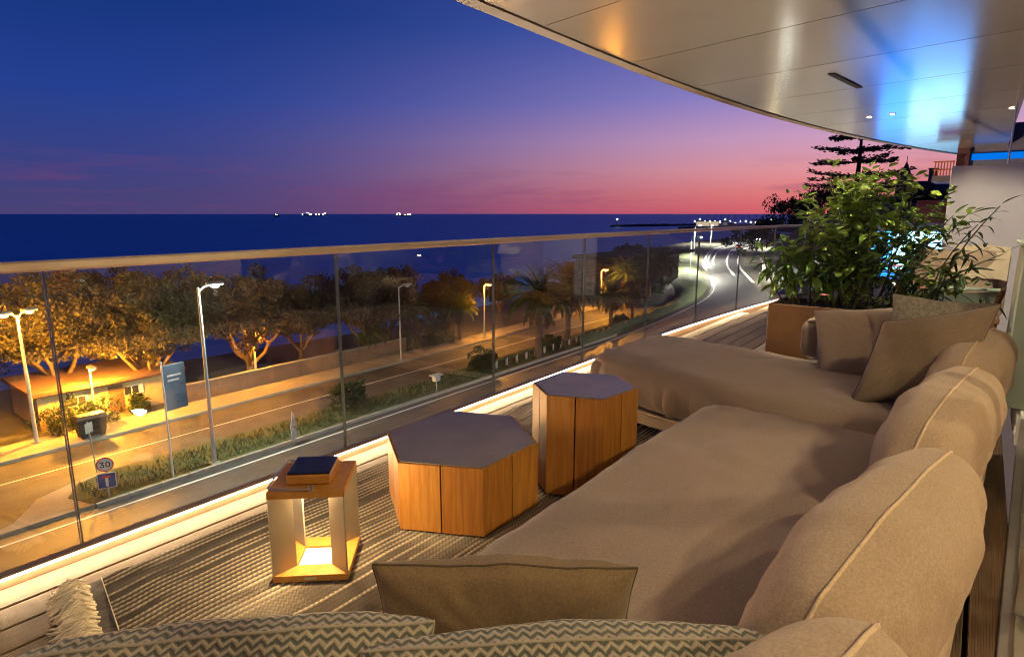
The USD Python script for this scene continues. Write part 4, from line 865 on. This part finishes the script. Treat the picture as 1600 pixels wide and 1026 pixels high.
for x_, y_ in ((3.35, 1.9), (4.4, 1.9), (3.35, .2), (0.2, .95), (1.6, .95), (2.9, .95)): part(so, 'leg', bx(x_ + .2 * max(0, y_ - .7) * (x_ > 3) - .03, x_ + .2 * max(0, y_ - .7) * (x_ > 3) + .03, y_ - .03, y_ + .03, .0145, .0845, .004), DARK)
part(so, 'back_frame', moved(bx(-2.1, 3.1, -.05, .0, .10, .42, .015), (1.3, .02, 0), rz=-.05), BACKF)

def pillow(W, Hh, T, seed=0, pinch=.05, nu=56, tilt=0.0, lumps=.012, power=.42, droop=0.0, rnd=0.0):
    """half sizes W (x), Hh (z), T (y). Returns the mesh, uv in metres and the seam path."""
    def face(s):
        def f(U, V):
            u, v = U * 2 - 1, V * 2 - 1
            x = W * u * (1 - pinch * (1 - v ** 2)); z = Hh * v * (1 - pinch * (1 - u ** 2))
            x = x * np.sqrt(1 - rnd * v ** 2 / 2); z = z * np.sqrt(1 - rnd * u ** 2 / 2)
            e = np.clip((1 - np.abs(u) ** 2.4) * (1 - np.abs(v) ** 2.4), 0, 1) ** power
            l = (meshkit.fbm(np.stack([x * 7, z * 7, x * 0 + seed + s], -1), 3) - .5) * 2
            rad = np.abs(np.arctan2(v, u) * 9 + l * 2)
            crease = np.sin(rad * 2.2) * .35 * (np.abs(u * v)) ** .8
            y = s * (T * e * (1 + .05 * l) + lumps * (l + crease) * e)
            z2 = z - droop * (u ** 2) * np.clip(v, 0, 1) + lumps * .8 * (meshkit.fbm(np.stack([x * 6, x * 0 + seed + 2, x * 0], -1), 3) - .5) * 2 * np.clip(v, 0, 1) ** 2
            y2 = y * math.cos(tilt) - z2 * math.sin(tilt); z3 = z2 * math.cos(tilt) + y * math.sin(tilt)
            dv = np.r_[np.zeros((1, y.shape[0])), np.cumsum(np.sqrt(np.diff(y, axis=1) ** 2 + np.diff(z, axis=1) ** 2).T, axis=0)].T
            f.uv = np.stack([x, dv - dv[:, -1:] ], -1).reshape(-1, 2) * [1, s]
            return x, y2, z3
        g = grid(nu, nu, f)
        if s > 0: g.faces = g.faces[:, ::-1]
        return g, f.uv
    (a, ua), (b, ub) = face(-1), face(1)
    v = np.array(a.vertices).reshape(nu, nu, 3); seam = np.vstack([v[:, 0], v[-1, 1:], v[-2::-1, -1], v[0, -2::-1]])
    m = trimesh.Trimesh(np.vstack([a.vertices, b.vertices]), np.vstack([a.faces, b.faces + len(a.vertices)]), process=False)
    return m, np.vstack([ua, ub]), seam
# big loose back cushions (parts of the sofa), seam all round
for k, (xa, xb, h, tl, rz_) in enumerate(((-.22, .99, .29, .18, -.17), (.93, 2.08, .228, .18, -.16), (2.04, 3.24, .232, .16, -.13), (3.19, 4.40, .232, .14, -.12))):
    m, uv, seam = pillow((xb - xa) / 2, h, .152, 20 + k, .0, 64, tl, .013, .36, .0, .70)
    xc = (xa + xb) / 2; off = np.array([xc, .115 - .062 * (xc - 1.35), .385 + h * .86])
    mm = moved(m, off, rz=rz_); sm = trimesh.transform_points(seam, trimesh.transformations.rotation_matrix(rz_, [0, 0, 1])) + off
    bc = part(so, 'back_cushion', mm, BACKF, smooth=True)
    part(bc, 'piping', tube(sm, .0042, 6, cap=False), PIPE, smooth=True)
part(so, 'end_rest', moved(cushion(-.13, .13, -.42, .42, -.15, .15, .1, .0, 8, wr=.004), (4.42, .48, .575)), SEATF, smooth=True)

HERR = usdkit.material(stage, '/World/Looks/herringbone', {
    'tc': ('texture_coordinate', {}), 's': ('separate_xyz', {}), 'pp': ('math', {'math_type': 'pingpong', 'value2': 0.0112}), 'ad': ('math', {'math_type': 'multiply_add', 'value2': 0.95}),
    'no': ('noise_texture', {'scale': 60.0, 'detail': 3.0}), 'nm': ('math', {'math_type': 'multiply_add', 'value2': 0.010}), 'ml': ('math', {'math_type': 'multiply', 'value2': 2 * pi / 0.0178}), 'sn': ('math', {'math_type': 'sine'}),
    'mr': ('map_range', {'from_min': -1.0, 'from_max': 1.0}), 'ra': ('rgb_ramp', {'ramp': [(0.25, (0.11, .12, .095)), (.5, (0.24, .22, .165)), (.7, (0.40, .355, .26))]}), 'p': ('principled_bsdf', {'roughness': .95, 'sheen_weight': .25, 'specular_ior_level': .15}),
    'bu': ('bump', {'strength': .5, 'distance': .003})},
    [('tc.UV', 's.vector'), ('s.x', 'pp.value1'), ('pp.value', 'ad.value1'), ('s.y', 'ad.value3'), ('tc.UV', 'no.vector'), ('no.fac', 'nm.value1'), ('ad.value', 'nm.value3'), ('nm.value', 'ml.value1'), ('ml.value', 'sn.value1'), ('sn.value', 'mr.value'), ('mr.result', 'ra.fac'), ('ra.color', 'p.base_color'), ('sn.value', 'bu.height'), ('bu.normal', 'p.normal')], surface='p.BSDF')
GREYT = look('grey_ribbed', (0.30, .27, .22), (0.17, .155, .13), 60, .95, bump=.6, bscale=150, obj=True, bdist=.004)
def throw_pillow(label, c, W, Hh, T, rz, tilt, mat, seed, uvon=False, lumps=.012, droop=0, seam_mat=None, power=.42, pinch=.05, spin=0.0, diag=0.0):
    m, uv, seam = pillow(W, Hh, T, seed, pinch, 64, 0.0, lumps, power, droop)
    Dm = np.eye(4); Dm[0, 2] = Dm[2, 0] = diag; m.apply_transform(Dm); seam = trimesh.transform_points(seam, Dm)
    Rm = trimesh.transformations.rotation_matrix(tilt, [1, 0, 0]) @ trimesh.transformations.rotation_matrix(-spin, [0, 1, 0]); m.apply_transform(Rm); seam = trimesh.transform_points(seam, Rm)
    t = thing('pillow', label, 'pillow', c, rz)
    pm = usdkit.mesh(stage, numbered(str(t.GetPath()), 'cover'), m, mat, smooth=True, uv=uv if uvon else None)
    part(t, 'seam', tube(seam, .0028, 5, cap=False), seam_mat or mat, smooth=True)
    return t
SEAM = fabric('dark_seam', (0.12, .085, .05))
throw_pillow('plain brown lumbar pillow standing on the near seat', (.915, .725, .528), .275, .165, .085, math.radians(-52), .22, PILLB, 31, lumps=.022, seam_mat=SEAM)
throw_pillow('herringbone pillow at the lower left, its corner near the rug fringe', (.40, .88, .585), .325, .175, .10, math.radians(-45), .10, HERR, 32, True, droop=.02, power=.36)
throw_pillow('herringbone pillow at the bottom edge in front of the brown lumbar pillow', (.725, .44, .582), .33, .175, .10, math.radians(-50), .10, HERR, 33, True, droop=.02, power=.36)
throw_pillow('tan pillow leaning on the end rest of the chaise', (4.10, .50, .635), .25, .215, .085, math.radians(-80), -.42, SEATF, 34, spin=.12)
throw_pillow('large plain grey brown pillow in front of the others on the chaise', (3.56, .17, .70), .238, .228, .115, math.radians(-82), -.32, PILLG, 35, seam_mat=SEAM, diag=.26)
throw_pillow('ribbed grey pillow peeping out behind the large plain pillow', (4.02, .12, .70), .255, .245, .075, math.radians(-66), -.22, GREYT, 36, spin=-.08)

# ------------------------------------------------------------------ planter and plants
CORT = look('planter_brown', (0.20, .095, .035), (0.14, .06, .022), 2.5, .5, bump=.1, bscale=20, obj=False)
pl = thing('planter', 'brown rectangular planter box behind the chaise', 'planter', (4.95, .58, 0))
for nm, b in (('side_panel', (0, .02, -.69, .69, .02, .71)), ('side_panel', (.48, .50, -.69, .69, .02, .71)), ('end_panel', (.021, .479, .67, .69, .02, .71)), ('end_panel', (.021, .479, -.69, -.67, .02, .71))): part(pl, nm, bx(*b, .003), CORT)
part(pl, 'base', bx(.022, .478, -.668, .668, .0, .05), DARK)
part(pl, 'soil', grid(14, 30, lambda U, V: (.022 + U * .456, -.668 + V * 1.336, .655 + .03 * meshkit.noise(np.stack([U * 5, V * 14, U * 0], -1)))), look('soil', (0.025, .018, .012), (0.04, .03, .02), 20, .95), smooth=True)
def leafmesh(L, w, bend=.25, fold=.18, wide=.45):
    s = np.linspace(0, 1, 7); wd = w * np.sin(pi * s ** (1.0 if wide > .5 else .8)) ** .8; wd[-1] = 0.001; wd[0] = .12 * w
    x = L * s * np.cos(bend * s); z = -L * s * np.sin(bend * s)
    v = np.vstack([np.c_[x, wd, z + fold * wd], np.c_[x, 0 * wd, z], np.c_[x, -wd, z + fold * wd]])
    f = []
    for i in range(6):
        for o in (0, 7): f += [[o + i, o + 7 + i, o + 8 + i], [o + i, o + 8 + i, o + 1 + i]]
    return trimesh.Trimesh(v, f, process=False)
def pose(m, p, az, el, roll=0):
    R = trimesh.transformations.rotation_matrix(az, [0, 0, 1]) @ trimesh.transformations.rotation_matrix(-el, [0, 1, 0]) @ trimesh.transformations.rotation_matrix(roll, [1, 0, 0])
    m = m.copy(); m.apply_transform(R); m.apply_translation(p); return m
broadm = [foliage(f'broad_leaf_{k}', a, b, trans=.3, rough=.4) for k, (a, b) in enumerate((((0.12, .21, .03), (0.15, .24, .04)), ((0.08, .16, .026), (0.11, .19, .032)), ((0.17, .25, .045), (0.21, .29, .06))))]
slimm = [foliage(f'slim_leaf_{k}', a, b, trans=.2, rough=.4) for k, (a, b) in enumerate((((0.02, .042, .012), (0.03, .055, .016)), ((0.03, .06, .018), (0.04, .07, .02))))]
smallm = foliage('small_leaf', (0.15, .22, .035), (0.26, .32, .06), trans=.35, rough=.4)
stemm = look('green_stem', (0.06, .06, .025), (0.05, .045, .02), 10, .7)
rp = np.random.default_rng(21)
def stem_path(p0, p1, bow):
    p0, p1 = np.array(p0, float), np.array(p1, float); s = np.linspace(0, 1, 7)[:, None]
    return p0 + (p1 - p0) * s + np.array(bow) * np.sin(s * pi)
bl_ = thing('broad_leaved_plant', 'leafy shrub with broad lance shaped leaves at the left of the planter', 'plant', (5.2, .95, .67))
for k in range(15):
    top = np.array([rp.uniform(-.25, .2), rp.uniform(-.30, .42), rp.uniform(.28, .72)]); path = stem_path((rp.uniform(-.12, .12), top[1] * .55, -.02), top, (rp.normal(0, .02), rp.normal(0, .03), 0))
    part(bl_, 'stem', tube(path, np.linspace(.008, .004, 7), 5), stemm)
    n = 15
    for j in range(n):
        s = .42 + .58 * j / (n - 1); pnt = path[0] + (path[-1] - path[0]) * s; az = j * 2.4 + k; el = -.25 + .95 * (j / n) ** 2
        part(bl_, 'leaf', pose(leafmesh(rp.uniform(.13, .20), rp.uniform(.023, .032), rp.uniform(.2, .8)), pnt, az, el + rp.normal(0, .15), rp.normal(0, .2)), broadm[int(rp.integers(0, 3))])
ts = thing('tall_shrub', 'tall bushy shrub with small rounded bright leaves in the middle of the planter', 'plant', (5.22, .72, .67))
sm_l = []
for k in range(46):
    top = np.array([rp.normal(0, .15), rp.normal(0, .24), rp.uniform(.6, 1.16)]); top[2] -= abs(top[1]) * .55
    path = stem_path((rp.uniform(-.1, .1), rp.uniform(-.16, .16), -.02), top, (rp.normal(0, .03), rp.normal(0, .04), 0)); part(ts, 'stem', tube(path, np.linspace(.007, .0025, 7), 5), stemm)
    for j in range(60):
        s = rp.uniform(.35, 1.02); i = min(5, int(s * 6)); pnt = path[i] + (path[i + 1] - path[i]) * min(1.1, s * 6 - i) + rp.normal(0, .035, 3)
        sm_l.append(pose(leafmesh(rp.uniform(.05, .082), rp.uniform(.018, .026), rp.uniform(0, .5), .12, .8), pnt, rp.uniform(0, 6.28), rp.uniform(-.4, .9), rp.normal(0, .4)))
part(ts, 'leaves', cat_(sm_l), smallm, kind='stuff')
ol = thing('oleander', 'slender dark oleander with long thin leaves reaching to the right over the pillows', 'plant', (5.15, .33, .67))
tips = [(-.15, -.40, .78), (-.1, -.30, .66), (.0, -.16, .72), (-.2, -.45, .48), (-.1, -.1, .6), (.1, .05, .62), (-.25, -.28, .35), (-.3, -.02, .42), (-.2, .15, .5), (.05, -.34, .5), (-.28, -.42, .16)]
for k, tp in enumerate(tips):
    path = stem_path((rp.uniform(-.1, .1), rp.uniform(-.1, .18), -.02), tp, (0, .04, .05)); part(ol, 'stem', tube(path, np.linspace(.008, .003, 7), 5), stemm)
    n = 17
    for j in range(n):
        s = .3 + .72 * j / (n - 1); i = min(5, int(s * 6)); pnt = path[i] + (path[i + 1] - path[i]) * min(1.1, s * 6 - i)
        part(ol, 'leaf', pose(leafmesh(rp.uniform(.11, .175), rp.uniform(.009, .014), rp.uniform(.1, .9)), pnt, j * 2.2 + k + rp.normal(0, .2), rp.uniform(-.5, .6) + .4 * (j > n - 4), rp.normal(0, .3)), slimm[int(rp.integers(0, 2))])
vg = thing('variegated_shrub', 'low shrub with pale yellow green leaves at the rim of the planter', 'plant', (5.05, .50, .67))
for k in range(9):
    tp = (rp.uniform(-.16, .0), rp.uniform(-.32, .32), rp.uniform(.05, .2)); path = stem_path((.05, tp[1] * .6, -.02), tp, (0, 0, .03)); part(vg, 'stem', tube(path, np.linspace(.005, .002, 7), 4), stemm)
    for j in range(14):
        part(vg, 'leaf', pose(leafmesh(rp.uniform(.035, .055), rp.uniform(.01, .014), .3, .1, .8), path[min(6, 2 + j // 3)] + rp.normal(0, .015, 3), rp.uniform(0, 6.28), rp.uniform(-.2, .8)), broadm[2] if j % 3 else smallm)
SPOT = glow('spot_glow', (1, .8, .5), 60.0)
gs = thing('spot_lamp', 'tiny garden spot lamp shining among the plants by the pink flowers', 'lamp', (4.95, .45, .92))
part(gs, 'stake', tube([(.10, 0, -.25), (.08, 0, -.1), (0, 0, 0)], .005, 6), DARK); part(gs, 'head', moved(trimesh.creation.cylinder(radius=.014, height=.04, sections=14), (.01, 0, 0)), DARK)
part(gs, 'lens', moved(trimesh.creation.icosphere(1, .009), (-.012, 0, .0)), SPOT)
dwn = thing('downlight', 'small downlight in the ceiling above the planter', 'ceiling light', (4.25, .6, 2.895))
part(dwn, 'ring', trimesh.creation.annulus(r_min=.03, r_max=.042, height=.01, sections=20), ALU); part(dwn, 'lens', moved(trimesh.creation.cylinder(radius=.029, height=.006, sections=18), (0, 0, .0)), SPOT)
dls = light_at(dwn, 'bulb', (0, 0, -.05), (1, .86, .58), 80.0, .025); dls.AddRotateYOp().Set(-25.0)
sh_ = UsdLux.ShapingAPI.Apply(dls.GetPrim()); sh_.CreateShapingConeAngleAttr(30.0); sh_.CreateShapingConeSoftnessAttr(.4)
for k, (x, y_, lb) in enumerate(((11.3, 1.62, 'tiny bright ceiling downlight, left of the far pair'), (11.2, 1.3, 'tiny bright ceiling downlight, right of the far pair'), (11.6, -.13, 'tiny bright ceiling downlight by the hanging rod'))):
    d2 = thing('downlight', lb, 'ceiling light', (x, y_, 2.892)); part(d2, 'lens', trimesh.creation.cylinder(radius=.03, height=.008, sections=16), SPOT); part(d2, 'ring', trimesh.creation.annulus(r_min=.031, r_max=.045, height=.012, sections=18), ALU)
dw2 = thing('downlight', 'small downlight in the ceiling over the second seating group', 'ceiling light', (5.2, .05, 2.895))
part(dw2, 'ring', trimesh.creation.annulus(r_min=.03, r_max=.042, height=.01, sections=20), ALU); part(dw2, 'lens', moved(trimesh.creation.cylinder(radius=.029, height=.006, sections=18), (0, 0, .0)), SPOT)
dl2 = light_at(dw2, 'bulb', (0, 0, -.05), (1, .84, .58), 90.0, .025); dl2.AddRotateYOp().Set(-57.0)
sh2 = UsdLux.ShapingAPI.Apply(dl2.GetPrim()); sh2.CreateShapingConeAngleAttr(20.0); sh2.CreateShapingConeSoftnessAttr(.5)
petal = look('pink_petal', (0.62, .20, .20), (0.55, .16, .17), 8, .6)
for k, (yy, zz, xx, lb) in enumerate(((.44, 1.04, 4.93, 'upper pink flower in front of the blue light'), (.28, .90, 4.93, 'lower pink flower beside the oleander stems'), (.88, .80, 4.95, 'small pink flower low among the broad leaves'))):
    fl = thing('flower', lb, 'flower', (xx, yy, zz))
    for q in range(6): part(fl, 'petal', pose(leafmesh(.038, .016, .3, .1, .8), (0, 0, 0), q * 1.05, .5), petal)
    part(fl, 'stalk', tube([(0, 0, 0), (.06, 0, -.05), (.14, .01, -.12)], .0025, 4), stemm)

# ------------------------------------------------------------------ furniture beyond the planter
MINT = look('mint_sling', (0.42, .52, .40), (0.37, .47, .36), 8, .8, bump=.2, bscale=300)
lc = thing('lounge_chair', 'wooden lounge chair with a mint fabric sling back beyond the planter', 'chair', (6.5, 0, 0))
part(lc, 'sling', grid(16, 12, lambda U, V: (-.02 - .22 * V + .015 * np.sin(V * 3), -.10 + .62 * U - (.07 * V) * (1 - U), .36 + .42 * V - .03 * np.sin(U * pi) * V)), MINT, smooth=True)
part(lc, 'top_bar', tube([(-.245, .52, .785), (-.245, .2, .785), (-.245, -.17, .79)], .016, 8), MINT, smooth=True)
DKW = look('dark_wood', (0.12, .05, .02), (0.09, .035, .014), 3, .4, stretch=(10, 10, 2))
part(lc, 'back_post', tube([(.0, -.105, .30), (-.12, -.14, .55), (-.25, -.185, .80)], .022, 8), DKW, smooth=40); part(lc, 'back_post', tube([(.0, .53, .30), (-.12, .53, .55), (-.25, .53, .80)], .022, 8), DKW, smooth=40)
part(lc, 'seat', bx(0, .62, -.09, .52, .30, .35, .01), MINT)
for sx in (.04, .6):
    for sy in (-.08, .5): part(lc, 'leg', bx(sx - .025, sx + .025, sy - .025, sy + .025, 0, .299, .004), DKW)
ws = thing('wooden_stool', 'small orange lit wooden stool beside the lounge chair', 'stool', (6.35, -.12, 0))
part(ws, 'top', bx(-.16, .16, -.07, .04, .52, .56, .006), TEAK_L)
for sx in (-.12, .12): part(ws, 'side', bx(sx - .015, sx + .015, -.06, .035, 0, .518, .003), TEAK_L)
part(ws, 'shelf', bx(-.10, .10, -.06, .035, .2, .22), TEAK_L)
sf2 = thing('garden_armchair', 'beige armchair with a crumpled throw beside the partition', 'armchair', (7.6, 0.0, 0))
part(sf2, 'seat', cushion(-.1, .5, -.22, .55, .25, .45, .08, .02, 41), BACKF, smooth=True); part(sf2, 'back', moved(cushion(-.09, .09, -.38, .38, -.32, .32, .08, 0, 42), (-.25, .14, .74)), BACKF, smooth=True)
part(sf2, 'frame', bx(-.25, .5, -.22, .55, .05, .245, .01), TEAK_L); part(sf2, 'arm', bx(-.2, .5, .56, .62, .05, .66, .01), TEAK_L)
THR = look('cream_throw', (0.62, .52, .36), (0.5, .42, .28), 8, .9, bump=.4, bscale=60)
part(sf2, 'throw', grid(50, 40, lambda U, V: (-.36 + .24 * U, -.23 + .42 * V, 1.075 + .05 * (meshkit.fbm(np.stack([U * 4, V * 5, U * 0], -1), 4)) - 1.2 * (U - .5) ** 2)), THR, smooth=True)
